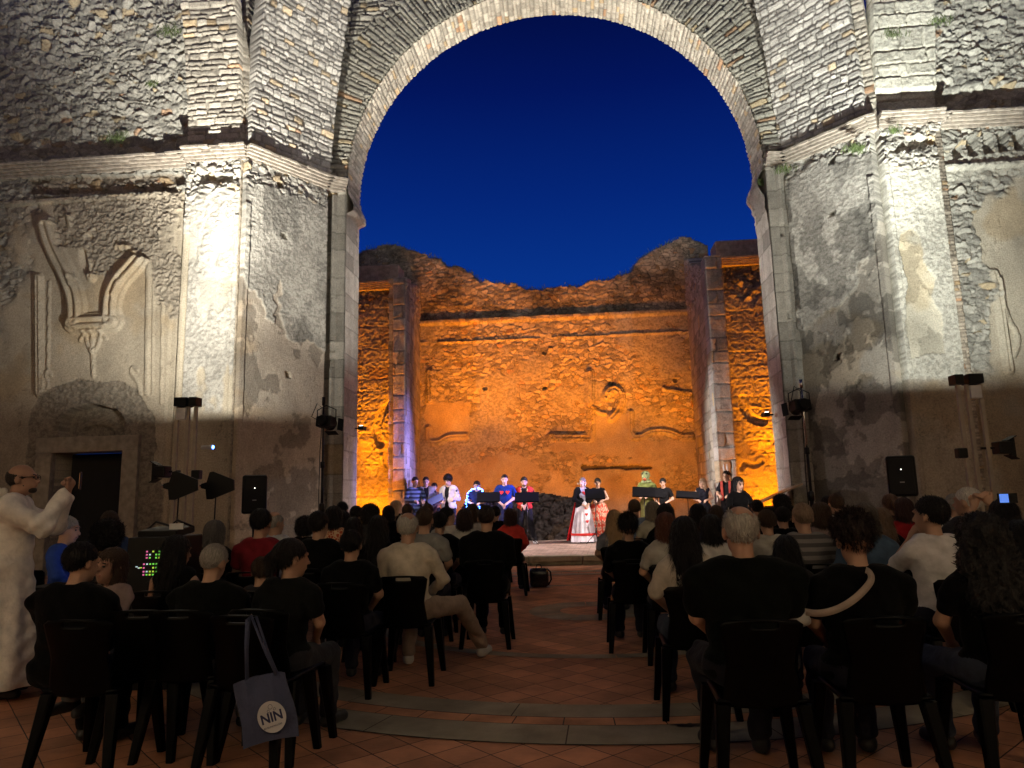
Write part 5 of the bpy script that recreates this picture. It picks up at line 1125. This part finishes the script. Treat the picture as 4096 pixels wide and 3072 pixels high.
a(2166, 1112, 6.2, 1, 'bob', K_, (.03, .03, .035), 'dark haired woman raising a lit phone in both hands', pose='phone', sl=.5, res=.013, fine=True)
a(2200, 1160, 5.2, 1, 'long', K_, (.02, .02, .02), 'dark figure cut off by the right edge', sl=.6)
STR = bpy.data.materials.new('striped_cloth'); STR.use_nodes = True
def wave_mat(m, c1, c2, sc_, dirn='Z', rough=.9, dist=.3, thr=(.45, .55)):
    nt = m.node_tree; b = nt.nodes['Principled BSDF']; b.inputs['Roughness'].default_value = rough; tc = nt.nodes.new('ShaderNodeTexCoord'); wv = nt.nodes.new('ShaderNodeTexWave')
    wv.bands_direction = dirn; wv.inputs['Scale'].default_value = sc_; wv.inputs['Distortion'].default_value = dist; cr = nt.nodes.new('ShaderNodeValToRGB')
    cr.color_ramp.elements[0].position = thr[0]; cr.color_ramp.elements[1].position = thr[1]; cr.color_ramp.elements[0].color = (*c1, 1); cr.color_ramp.elements[1].color = (*c2, 1)
    nt.links.new(tc.outputs['Object'], wv.inputs[0]); nt.links.new(wv.outputs['Fac'], cr.inputs[0]); nt.links.new(cr.outputs[0], b.inputs['Base Color']); return m
wave_mat(STR, (.06, .055, .055), (.17, .16, .15), 4.5)
ORG = bpy.data.materials.new('orange_pattern_cloth'); ORG.use_nodes = True
def voro_mat(m, c1, c2, sc_, thr=.08):
    nt = m.node_tree; b = nt.nodes['Principled BSDF']; b.inputs['Roughness'].default_value = .85; tc = nt.nodes.new('ShaderNodeTexCoord'); v = nt.nodes.new('ShaderNodeTexVoronoi'); v.feature = 'DISTANCE_TO_EDGE'; v.inputs['Scale'].default_value = sc_
    cr = nt.nodes.new('ShaderNodeValToRGB'); cr.color_ramp.elements[0].position = thr*.6; cr.color_ramp.elements[1].position = thr; cr.color_ramp.elements[0].color = (*c1, 1); cr.color_ramp.elements[1].color = (*c2, 1)
    nt.links.new(tc.outputs['Object'], v.inputs['Vector']); nt.links.new(v.outputs['Distance'], cr.inputs[0]); nt.links.new(cr.outputs[0], b.inputs['Base Color']); return m
voro_mat(ORG, (.6, .42, .25), (.40, .06, .015), 28, .14)
M_SCR = mat('phone_screen', (.05, .1, .3), .3, emit=(.12, .28, .9), es=.9)
ref = {}
for x, k in A:
    x = list(x)
    if x[6] == 'orange': x[6] = ORG
    if x[6] == 'stripe': x[6] = STR
    ref[x[7]] = seated(*x, **k)
R1 = lambda s: next(v for k, v in ref.items() if s in k)
# spare chairs of the last row
P = aty(300, 1340, 4.2); chair(P[0], 4.45, .05, 'empty black plastic chair with lit handle slot behind the child')
P = aty(545, 1330, 4.05); chair(P[0], 4.22, -.1, 'empty black plastic chair carrying the blue tote bag'); TX = P[0]
Pt = aty(585, 1590, 3.86); tote(Pt[0], 3.86, max(.1, Pt[2]-.02), 0)
bpy.data.objects['tote_bag'].scale = (.86, .9, .9); bpy.data.objects['tote_bag'].rotation_euler = (0, R_(-11), .12)
# white strap and pouch of the woman at the right
def strap():
    t = empty('shoulder_bag', (0, 0, 0), 0, 'white fabric shoulder bag slung across the back of the woman in black', 'bag')
    pts = [(1850, 1218), (1862, 1228), (1880, 1236), (1884, 1252), (1872, 1270), (1850, 1292), (1820, 1312), (1792, 1322), (1766, 1326), (1740, 1322)]
    L = [aty(u, v, Y) for (u, v), Y in zip(pts, (3.97, 3.93, 3.87, 3.83, 3.80, 3.765, 3.75, 3.755, 3.78, 3.84))]; V, Q = [], []
    L = smooth_pts(np.array(L), 2); n = len(L)
    for i in range(n):
        d = L[min(i+1, n-1)]-L[max(i-1, 0)]; d /= np.linalg.norm(d); s = np.cross(d, [0, -1, 0]); s /= np.linalg.norm(s); V += [L[i]-s*.017, L[i]+s*.017, L[i]+s*.017+(0, .006, 0), L[i]-s*.017+(0, .006, 0)]
    for i in range(n-1):
        for j in range(4): a0 = i*4+j; b0 = i*4+(j+1) % 4; Q.append((a0, b0, b0+4, a0+4))
    m = mat('strap_cloth', (.34, .27, .22), .9, bump=60, var=.2); link('strap', mesh_np('strap', V, Q), t, m)
    P = aty(1726, 1338, 3.98); b = MB(); b.box((P[0], P[1], P[2]), (.10, .10, .07), bev=.02, ry=-.3); b.build('pouch', mat('pouch_cloth', (.42, .40, .37), .9, bump=40), t, True)
strap()
# child on the lap at the left, facing the viewer
def child():
    P = aty(243, 1222, 4.62); J = dict(z=.30, dy=0, el=(-.14, .12, .50), er=(.14, .12, .50), wl=(-.06, .2, .58), wr=(.06, .2, .58), kl=(-.08, .2, .22), kr=(.08, .2, .22), al=(-.08, .22, .02), ar=(.08, .22, .02))
    M_ = figure(J, True, True, ('child',), .009, (0, 0, -8), True, .5, 'long', False, .72)
    hd = M_['head'][0]; s = .86; r = root0(P[0], P[1]+.0, P[2]-hd[2]*s, PI-.15, s, 'small girl in pale top facing backwards over the shoulder of the broad person', None)
    mt = dress(r, M_, 'bob', B_, (.30, .22, .20), (.1, .1, .1), skin=(.36, .20, .14)); face(r, mt)
M_EYE = mat('eye_dark', (.01, .008, .007), .3); M_LIP = mat('lips', (.32, .08, .07), .5)
def face(r, mt, lip=True, brow=K_):
    for s in (-1, 1):
        me = cached(('eye',), lambda: sdf_mesh('eye', [ell((0, 0, 0), (.013, .006, .007))], .003, .005)); addp('eye', me, r, M_EYE, mt @ Matrix.Translation((s*.029, .083, .008)))
        me = cached(('brow',), lambda: sdf_mesh('eyebrow', [cap((-.014, 0, 0), (.014, -.002, .001), .004)], .003, .005)); addp('eyebrow', me, r, cmat('hair', brow), mt @ Matrix.Translation((s*.030, .088, .030)))
    if lip: me = cached(('lip',), lambda: sdf_mesh('mouth', [cap((-.018, 0, 0), (.018, 0, 0), .006)], .003, .005)); addp('mouth', me, r, M_LIP, mt @ Matrix.Translation((0, .088, -.054)))
child()
# lit phone held up at the right
def phone(x, y, z, rz, lab, w_=.15, h_=.075, m=None, ry=0):
    t = empty('phone', (x, y, z), rz, lab, 'phone'); t.rotation_euler = (0, ry, rz)
    MB().box((0, 0, 0), (w_, .008, h_), bev=.003).build('phone_body', M_BLACK, t); MB().box((-.028 if w_ > h_ else 0, -.0052, 0), (w_*.45 if w_ > h_ else w_*.85, .001, h_*.88)).build('screen', m or M_SCR, t)
P = aty(2182, 1076, 5.86); phone(P[0]-.02, 5.86, P[2], .05, 'phone with glowing blue screen held up at the right edge')
# ---- priest-like standing man ------------------------------------------------
def robed():
    P = aty(50, 1036, 5.5); J = dict(hs=1.0, z=.98, dy=.03, el=(-.20, .27, 1.25), er=(.20, .25, 1.25), wl=(-.07, .35, 1.50), wr=(.08, .37, 1.52), kl=(-.1, 0, .5), kr=(.1, 0, .5), al=(-.1, 0, .11), ar=(.1, 0, .11), curl=1.0)
    M_ = figure(J, False, False, ('robed',), .009, (-8, 4, 0), True, 1.86, 'long', True, 1.0, True, .015)
    hd = M_['head'][0]; s = float(P[2]/hd[2]); rz = R_(-62); c, n = math.cos(rz), math.sin(rz)
    r = root0(P[0]-(c*hd[0]-n*hd[1])*s, 5.5-(n*hd[0]+c*hd[1])*s, 0, rz, s, 'man in long white robe and glasses standing and filming with a phone', None)
    mt = dress(r, M_, 'horseshoe', (.02, .014, .012), (.86, .82, .74), (.4, .4, .4), top='robe', skin=(.30, .17, .115)); face(r, mt, False)
    addp('beard', sdf_mesh('beard', [ell((0, .055, -.085), (.038, .036, .026)), cap((-.05, .02, -.05), (0, .075, -.09), .008, .012), cap((.05, .02, -.05), (0, .075, -.09), .008, .012)], .006, .015), r, cmat('hair', (.02, .014, .012)), mt)
    b = MB()
    for sx in (-1, 1):
        b.tube([(sx*.034+.024*math.cos(q*PI/6), .100, .008+.018*math.sin(q*PI/6)) for q in range(13)], .0022, 5); b.tube([(sx*.058, .098, .012), (sx*.08, .02, .014), (sx*.08, -.03, .008)], .0025, 5)
    b.tube([(-.01, .102, .012), (.01, .102, .012)], .002, 5); bmesh.ops.transform(b.bm, matrix=mt, verts=b.bm.verts[:]); b.build('glasses', M_BLACK, r)
    def sl(D, X, Y, Z): return D
    addp('scapular', sdf_mesh('scapular', [cap((0, -.155, 1.46), (0, -.21, .9), .03, .03), cap((-.10, -.145, 1.42), (-.13, -.21, .8), .03, .035), cap((.10, -.145, 1.42), (.13, -.21, .8), .03, .035), cap((-.13, -.21, .8), (-.16, -.28, .25), .035), cap((.13, -.21, .8), (.16, -.28, .25), .035), cap((0, -.21, .9), (0, -.29, .25), .035), cap((-.09, -.08, 1.53), (-.12, -.15, 1.40), .03), cap((.09, -.08, 1.53), (.12, -.15, 1.40), .03)], .013, .05), r, cmat('cloth', (.74, .70, .62)))
    q = Matrix.Rotation(rz, 4, 'Z') @ Vector((0.01*s, .45*s, 1.60*s)); m = mat('phone_camera_view', (.3, .15, .05), emit=(.5, .22, .08), es=.8)
    phone(r.location.x+q.x, r.location.y+q.y, q.z, rz, 'phone showing the amber stage in the hands of the robed man', .075, .15, m)
robed()
# ---- technicians -----------------------------------------------------------------
r, mt, M_, s = seated(146, 1142, 6.9, 1, 'bun', G_, (.03, .07, .30), 'woman in blue top with face lit by a screen', rz=R_(-78), sl=1.9, res=.012, head=(0, -6, 0), chairof=True); face(r, mt)
spot('laptop_screen_light', (r.location.x+.75, 6.95, .98), (r.location.x+.1, 6.9, 1.2), 2.2, (.38, .52, 1), 100, .6, .05)
t = empty('laptop', (r.location.x+.62, 6.75, .74), R_(-80), 'laptop open before the woman in blue', 'laptop')
MB().box((0, 0, .01), (.32, .22, .018)).build('keyboard', M_BLACK, t); MB().box((0, .12, .12), (.32, .012, .21), rx=-.2).build('lid', M_BLACK, t); MB().box((0, .112, .12), (.29, .004, .18), rx=-.2).build('screen', M_SCR, t)
r, mt, M_, s = seated(236, 1128, 7.6, 0, 'crop', B_, (.03, .05, .11), 'man in dark blue jacket bending before the doorway', rz=R_(40), sl=1.9, pose='slump')
# ================================================================== PERFORMERS
ST = dict(z=.94, dy=0, el=(-.25, .0, 1.13), er=(.25, .0, 1.13), wl=(-.06, .20, .99), wr=(.06, .20, .97), kl=(-.10, .03, .50), kr=(.10, .03, .50), al=(-.12, 0, .095), ar=(.12, 0, .095))
STV = {'clasp': {}, 'read': dict(wl=(-.12, .28, 1.10), wr=(.12, .28, 1.10), el=(-.25, .05, 1.15), er=(.25, .05, 1.15)), 'one': dict(wl=(-.24, .22, 1.12), wr=(.06, .24, 1.08)), 'side': dict(wl=(-.27, .05, .86), wr=(.27, .05, .86), el=(-.26, -.02, 1.13), er=(.26, -.02, 1.13)), 'lean': dict(dy=.06, hy=.03), 'wide': dict(kl=(-.14, .05, .5), al=(-.24, .1, .095), kr=(.12, 0, .5), ar=(.12, -.05, .095))}
def perf(u, v, Y, fem, hair, hc, tc_, lab, rz=180, pose='clasp', sl=.5, bc=(.012, .012, .015), head=(0, -12, 0), wide=1.0, sc_=(.02, .02, .02), top='shirt', skin=(.50, .31, .22), legs='long', res=.014, neck=True, fc=True):
    P = aty(u, v, Y); J = dict(ST); J.update(STV[pose]); key = ('st', fem, pose, sl, round(wide, 2), head, legs, neck, res)
    M_ = figure(J, fem, False, key, res, head, True, sl, legs, False, wide, neck); hd = M_['head'][0]
    s = float(np.clip((P[2]-SZ)/hd[2], .86, 1.12)); rz = R_(rz); c, n = math.cos(rz), math.sin(rz)
    r = root0(P[0]-(c*hd[0]-n*hd[1])*s, Y-(n*hd[0]+c*hd[1])*s, SZ, rz, s, lab, 'performers on the stage'); mt = dress(r, M_, hair, hc, tc_, bc, sc_, top, skin)
    if fc: face(r, mt)
    return r, mt, M_, s
def jacket(key, J, fem=False, wide=1.0, sl=1.88, gap=.055, long_=.0, res=.013):
    """open-fronted jacket over the shirt"""
    sw = (.165 if fem else .185)*wide; z0 = J['z']; dy = J.get('dy', 0); pel = np.array([0, 0, z0]); ch = np.array([0, dy*.6, z0+.32]); nb = np.array([0, dy, z0+.5])
    pr = infl([ell(pel, (.165*wide, .12, .12)), ell((pel+ch)/2, (.15*wide, .105, .17)), ell(ch, (.162*wide, .112, .155)), cap(ch+(-sw*.55, 0, .10), ch+(sw*.55, 0, .10), .075), cap(nb-(0, .01, .04), nb+(-sw*.8, -.01, -.075), .05, .045), cap(nb-(0, .01, .04), nb+(sw*.8, -.01, -.075), .05, .045)], .032)
    for s in (-1, 1):
        S = nb+np.array([s*sw, -.01, -.10]); el = np.array(J['el' if s < 0 else 'er'], float); wr = np.array(J['wl' if s < 0 else 'wr'], float); pr += [cap(S, el, .070, .058), cap(el, el+(wr-el)*(sl-1), .058, .045)]
    def md(D, X, Y, Z):
        D = D+.004*np.sin(X*30+Z*25); w_ = gap*(1-.75*np.exp(-((Z-(z0+.16))/.07)**2)); D = np.maximum(D, np.minimum(w_-np.abs(X), Y-.0)*1.0) if True else D
        d = np.sqrt(X**2+(Y-.03)**2+(Z-nb[2]-.05)**2)-.085; return np.maximum(D, -d)
    return cached(('j',)+key, lambda: sdf_mesh('jacket', pr, res, .03, md))
def lathe_mesh(name, prof, folds=12, amp=.02, n=96, sy=.85):
    V, Q = [], []
    for (r_, z) in prof:
        for j in range(n):
            t_ = 2*PI*j/n; rr = r_*(1+amp*math.sin(t_*folds)*(prof[0][1]-z)/(prof[0][1]-prof[-1][1]+1e-6)); V.append((rr*math.sin(t_), rr*math.cos(t_)*sy, z))
    m_ = len(prof)
    for i in range(m_-1):
        for j in range(n): Q.append((i*n+j, (i+1)*n+j, (i+1)*n+(j+1) % n, i*n+(j+1) % n))
    return mesh_np(name, V, Q)
def heart(cx, cz, s, y0=0, y1=.004):
    pts = []
    for k in range(28):
        t_ = 2*PI*k/28; pts.append((cx+s*16*math.sin(t_)**3/17, cz+s*(13*math.cos(t_)-5*math.cos(2*t_)-2*math.cos(3*t_)-math.cos(4*t_))/17))
    return pts, y0, y1
M_STR2 = wave_mat((lambda m: (setattr(m, 'use_nodes', True), m)[1])(bpy.data.materials.new('navy_striped_wool')), (.012, .02, .05), (.09, .13, .22), 3.2, 'Z', dist=.2)
perf(897, 1041, 19.9, 0, 'crop', K_, M_STR2, 'young man in navy and pale striped jumper at the left pier', rz=215, pose='read', sl=1.95, head=(8, -14, 0))
r, mt, M_, s = perf(920, 1036, 20.3, 0, 'crop', (.02, .012, .01), (.008, .008, .008), 'man in open grey blazer over black shirt', rz=195, pose='read'); J = dict(ST); J.update(STV['read']); addp('blazer', jacket(('read',), J), r, cmat('cloth', (.20, .18, .165)))
perf(938, 1053, 20.9, 0, 'short', K_, (.20, .10, .06), 'shorter youth looking down between grey and cream blazers', rz=180, pose='read')
r, mt, M_, s = perf(968, 1032, 19.8, 0, 'thick', K_, (.008, .008, .008), 'tall curly haired youth in cream blazer over black shirt', rz=165, pose='one', head=(-5, -18, 0)); J = dict(ST); J.update(STV['one']); addp('blazer', jacket(('one',), J), r, cmat('cloth', (.42, .38, .33)))
# open folder held between the first two
P = aty(941, 1079, 19.55); t = empty('folder', P, 0, 'dark blue folder held open by the youths at left', 'folder'); b = MB().box((0, 0, 0), (.44, .012, .26)); bmesh.ops.transform(b.bm, matrix=Matrix.Rotation(-.42, 4, 'Y') @ Matrix.Rotation(-.7, 4, 'X'), verts=b.bm.verts[:]); b.build('cover', M_FOLD, t); b = MB().box((0, .009, .0), (.40, .006, .23)); bmesh.ops.transform(b.bm, matrix=Matrix.Rotation(-.42, 4, 'Y') @ Matrix.Rotation(-.7, 4, 'X'), verts=b.bm.verts[:]); b.build('pages', mat('pages', (.6, .6, .58)), t)
# man with blue light string
r, mt, M_, s = perf(1030, 1049, 20.1, 0, 'short', K_, (.012, .014, .03), 'man in dark clothes wrapped in a string of blue lights', rz=180, pose='read')
b = MB(); wire = []
pts = [(.06, .13, 1.50), (.14, .10, 1.46), (.22, .07, 1.40), (.27, .04, 1.28), (.29, .05, 1.14), (.27, .10, 1.02), (.20, .15, .96), (.10, .17, .95)]
L = smooth_pts(np.array(pts+[(-.02, .17, 1.0), (-.10, .15, .98)]), 2); L2 = smooth_pts(np.array([(-.05, .14, 1.50), (-.12, .12, 1.47), (-.17, .12, 1.42)]), 2)
ls = empty('light_string', (0, 0, 0), 0, 'string of glowing blue lights looped over the shoulder of one performer', 'fairy lights'); ls.matrix_world = Matrix.Translation(r.location) @ Matrix.Rotation(PI, 4, 'Z') @ Matrix.Scale(s, 4)
MB().tube([tuple(p) for p in L], .004, 5).tube([tuple(p) for p in L2], .004, 5).build('wire', M_BLACK, ls)
rs = random.Random(3)
for i, p in enumerate(list(L[::1])+list(L2)):
    me = cached(('bulb',), lambda: sdf_mesh('bulb', [ell((0, 0, 0), (.013, .013, .013))], .005, .003)); addp('bulb', me, ls, M_LEDB, Matrix.Translation((p[0]+rs.uniform(-.03, .03), p[1]+rs.uniform(0, .02), p[2]+rs.uniform(-.02, .02))))
rp_ = r.location; plamp('light_string_glow', (rp_.x-.36, rp_.y-.25, SZ+1.2), 30, (.05, .14, 1), .12)
# blue T shirt with two red hearts
M_BT = (.008, .025, .15); M_RED = mat('red_felt', (.55, .02, .015), .8)
r, mt, M_, s = perf(1090, 1036, 19.7, 0, 'crop', K_, M_BT, 'man in blue T shirt with two red hearts', rz=180, pose='clasp', sl=.75, wide=1.1, bc=(.012, .014, .03))
for cx in (-.075, .075): pts, y0, y1 = heart(cx, 1.26, .055); o = MB().prism(pts, .118, .136).build('heart', M_RED, r)
# red jacket
r, mt, M_, s = perf(1132, 1041, 19.8, 0, 'short', K_, (.008, .008, .008), 'bearded man in red military jacket over black', rz=182, pose='wide', sc_=(.5, .5, .5)); J = dict(ST); J.update(STV['wide']); addp('red_jacket', jacket(('wide',), J, gap=.075), r, cmat('cloth', (.42, .03, .02)))
addp('beard', sdf_mesh('beard', [ell((0, .045, -.075), (.048, .045, .036))], .007, .015), r, cmat('hair', K_), mt)
g = mat('gold_braid', (.55, .38, .12), .4, metal=.4); b = MB()
for sx in (-1, 1): b.tube([(sx*.08, .135, 1.42), (sx*.082, .152, 1.25), (sx*.03, .150, 1.10), (sx*.07, .155, .95), (sx*.10, .15, .86)], .006, 5)
b.build('gold_trim', g, r)
# queen costume
CHK = mat('silver_satin', (.62, .58, .62), .35, spec=.6, var=.25, vs=5, bump=9, bstr=.5)
r, mt, M_, s = perf(1258, 1042, 19.7, 1, 'bun', (.16, .13, .10), (.30, .30, .33), 'woman in long satin gown with red hearts and black velvet sleeves', rz=205, pose='clasp', sl=.3, legs=None, head=(-50, 0, 0))
prof = [(.13, 1.10), (.17, 1.02), (.21, .85), (.26, .6), (.31, .3), (.35, .04)]; addp('gown', lathe_mesh('gown', prof, 13, .05), r, CHK)
J = dict(ST); addp('velvet_jacket', jacket(('clasp', 'f'), J, True, 1.0, 1.7, .09), r, cmat('cloth', (.006, .006, .007)))
b = MB()
for z, sz in ((1.30, .06), (.90, .035), (.74, .045), (.56, .05)):
    rr = .135 if z > 1.2 else np.interp(z, [.04, .3, .6, .85, 1.02], [.35, .31, .26, .21, .17])*.86; pts, y0, y1 = heart(0, z, sz); MB().prism(pts, rr+.0, rr+.014).build('heart', M_RED, r)
MB().lathe([(.345, .20), (.352, .205), (.358, .255), (.350, .26)], (0, 0, 0), 48).build('red_band', M_RED, r).scale = (1, .86, 1)
def cape(): 
    U, V = np.meshgrid(np.linspace(-1, 1, 30), np.linspace(0, 1, 30)); X = U*(.10+.30*V)+.0*V; Y = -.13-.20*V+.10*U*U+.012*np.sin(U*16)*V; Z = 1.42-1.36*V; I = np.arange(900).reshape(30, 30); Q = np.stack([I[:-1, :-1], I[:-1, 1:], I[1:, 1:], I[1:, :-1]], -1).reshape(-1, 4)
    return mesh_np('cape', np.stack([X, Y, Z], -1).reshape(-1, 3), Q)
o = addp('cape', cape(), r, cmat('cloth', (.50, .015, .02))); so = o.modifiers.new('s', 'SOLIDIFY'); so.thickness = .008
addp('ruff', sdf_mesh('ruff', [cap((-.09, -.04, 1.46), (-.10, .02, 1.56), .02), cap((-.09, -.04, 1.46), (0, -.09, 1.56), .02), cap((0, -.09, 1.56), (.10, -.02, 1.54), .02)], .009, .03), r, cmat('cloth', (.6, .58, .55)))
# patterned skirt
SKT = bpy.data.materials.new('red_patterned_skirt'); SKT.use_nodes = True
def skirtmat(m):
    nt = m.node_tree; b = nt.nodes['Principled BSDF']; b.inputs['Roughness'].default_value = .8; N = nt.nodes.new; tc = N('ShaderNodeTexCoord'); sp = N('ShaderNodeSeparateXYZ'); nt.links.new(tc.outputs['Object'], sp.inputs[0])
    at = N('ShaderNodeMath'); at.operation = 'ARCTAN2'; nt.links.new(sp.outputs['X'], at.inputs[0]); nt.links.new(sp.outputs['Y'], at.inputs[1]); cb = N('ShaderNodeCombineXYZ'); sc2 = N('ShaderNodeMath'); sc2.operation = 'MULTIPLY'; sc2.inputs[1].default_value = 5.2; nt.links.new(at.outputs[0], sc2.inputs[0]); nt.links.new(sc2.outputs[0], cb.inputs[0])
    sz = N('ShaderNodeMath'); sz.operation = 'MULTIPLY'; sz.inputs[1].default_value = 6.0; nt.links.new(sp.outputs['Z'], sz.inputs[0]); nt.links.new(sz.outputs[0], cb.inputs[1])
    v = N('ShaderNodeTexVoronoi'); v.voronoi_dimensions = '2D'; v.inputs['Scale'].default_value = 1.0; v.inputs['Randomness'].default_value = .45; nt.links.new(cb.outputs[0], v.inputs['Vector']); cr = N('ShaderNodeValToRGB'); e = cr.color_ramp.elements; e[0].color = (.04, .015, .02, 1); e[0].position = .12; e[1].color = (.55, .05, .02, 1); e[1].position = .42
    x = e.new(.16); x.color = (.70, .5, .35, 1); x = e.new(.30); x.color = (.70, .48, .32, 1); nt.links.new(v.outputs['Distance'], cr.inputs[0]); nt.links.new(cr.outputs[0], b.inputs['Base Color'])
skirtmat(SKT)
r, mt, M_, s = perf(1291, 1043, 20.0, 1, 'bun', K_, (.008, .008, .009), 'woman in black top and full red and cream patterned skirt', rz=178, pose='read', sl=0, legs=None, neck=True); addp('skirt', lathe_mesh('skirt', [(.13, 1.06), (.20, 1.0), (.27, .8), (.32, .5), (.36, .16)], 14, .06), r, SKT)
MB().lathe([(.362, .16), (.364, .22), (.356, .225)], (0, 0, 0), 48).build('hem_band', mat('crimson_hem', (.35, .02, .05), .8), r).scale = (1, .86, 1)
# green animal mask
GR = (.17, .20, .06); r, mt, M_, s = perf(1395, 1030, 20.3, 0, None, K_, GR, 'performer in knobbly green animal mask and long green costume', rz=160, pose='read', sl=1.95, bc=GR, fc=False)
addp('mask', sdf_mesh('mask', [ell((0, -.01, .04), (.105, .12, .105)), ell((0, .08, -.02), (.07, .08, .05)), ell((-.05, .06, .10), (.035, .035, .035)), ell((.05, .06, .10), (.035, .035, .035)), ell((0, 0, -.11), (.13, .12, .05))], .008, .03, lambda D, X, Y, Z: D+.004*np.sin(X*90)*np.sin(Y*80)*np.sin(Z*85)), r, mat('green_mask', (.22, .26, .11), .7, var=.6, vs=18, bump=30), mt)
for sx in (-1, 1): addp('mask_eye', cached(('me',), lambda: sdf_mesh('mask_eye', [ell((0, 0, 0), (.018, .018, .018))], .006, .005)), r, M_EYE, mt @ Matrix.Translation((sx*.05, .095, .105)))
addp('mask_muzzle', sdf_mesh('mask_muzzle', [ell((0, .13, -.02), (.045, .035, .03)), ell((0, .11, -.055), (.05, .03, .018))], .007, .01), r, mat('mask_red', (.6, .12, .05), .6), mt)
addp('costume_skirt', lathe_mesh('costume_skirt', [(.16, 1.0), (.19, .8), (.21, .45), (.23, .12)], 9, .04), r, cmat('cloth', (.24, .26, .09)))
MB().box((.03, .205, .42), (.15, .012, .30)).build('blue_panel', mat('blue_panel', (.02, .30, .75), .6), r)
perf(1432, 1043, 19.9, 1, 'pony', K_, (.007, .007, .008), 'dark haired woman with ponytail and black short sleeved top', rz=150, pose='clasp', sl=.6, head=(22, -12, 0))
perf(1517, 1043, 19.9, 1, 'long', (.32, .20, .12), (.014, .014, .022), 'blonde woman in black sleeveless top looking left', rz=165, pose='read', sl=0, head=(-42, 0, 0))
r, mt, M_, s = perf(1569, 1028, 19.4, 0, 'short', K_, (.010, .010, .012), 'man with white animal ears and red waistcoat by the piano', rz=150, pose='read', sl=.6, head=(-10, -4, 0)); J = dict(ST); J.update(STV['read']); addp('waistcoat', jacket(('vest',), J, False, 1.0, 0, .08), r, cmat('cloth', (.40, .05, .03))) if False else None
for sx in (-1, 1): MB().prism([(sx*.10-.035, 1.45), (sx*.10+.03, 1.45), (sx*.10+.035, .98), (sx*.10-.03, .98)], .118, .140).build('red_stripe', mat('red_waistcoat', (.36, .04, .025), .8), r)
b = MB(); b.tube([(.08, -.01, 0), (.07, 0, .07), (.0, .005, .125), (-.07, 0, .07), (-.08, -.01, 0)], .008, 6)
for sx in (-1, 1): b.lathe([(.004, 0), (.02, .04), (.022, .09), (.012, .15), (0, .18)], (sx*.045, 0, .11), 10)
bmesh.ops.transform(b.bm, matrix=mt, verts=b.bm.verts[:]); b.build('ear_headband', mat('white_plush', (.6, .6, .62), .9), r, True)
# pianist
r, mt, M_, s = seated(1597, 1064, 16.3, 1, 'long', (.004, .003, .003), (.0015, .0015, .0015), 'long dark haired pianist in black seated at the piano', rz=R_(190), sl=1.9, chairof=True, res=.015, head=(15, -10, 0), skin=(.50, .31, .22), smin=1.0, smax=1.25); face(r, mt); r['group'] = 'performers on the stage'; r.location.z = SZ
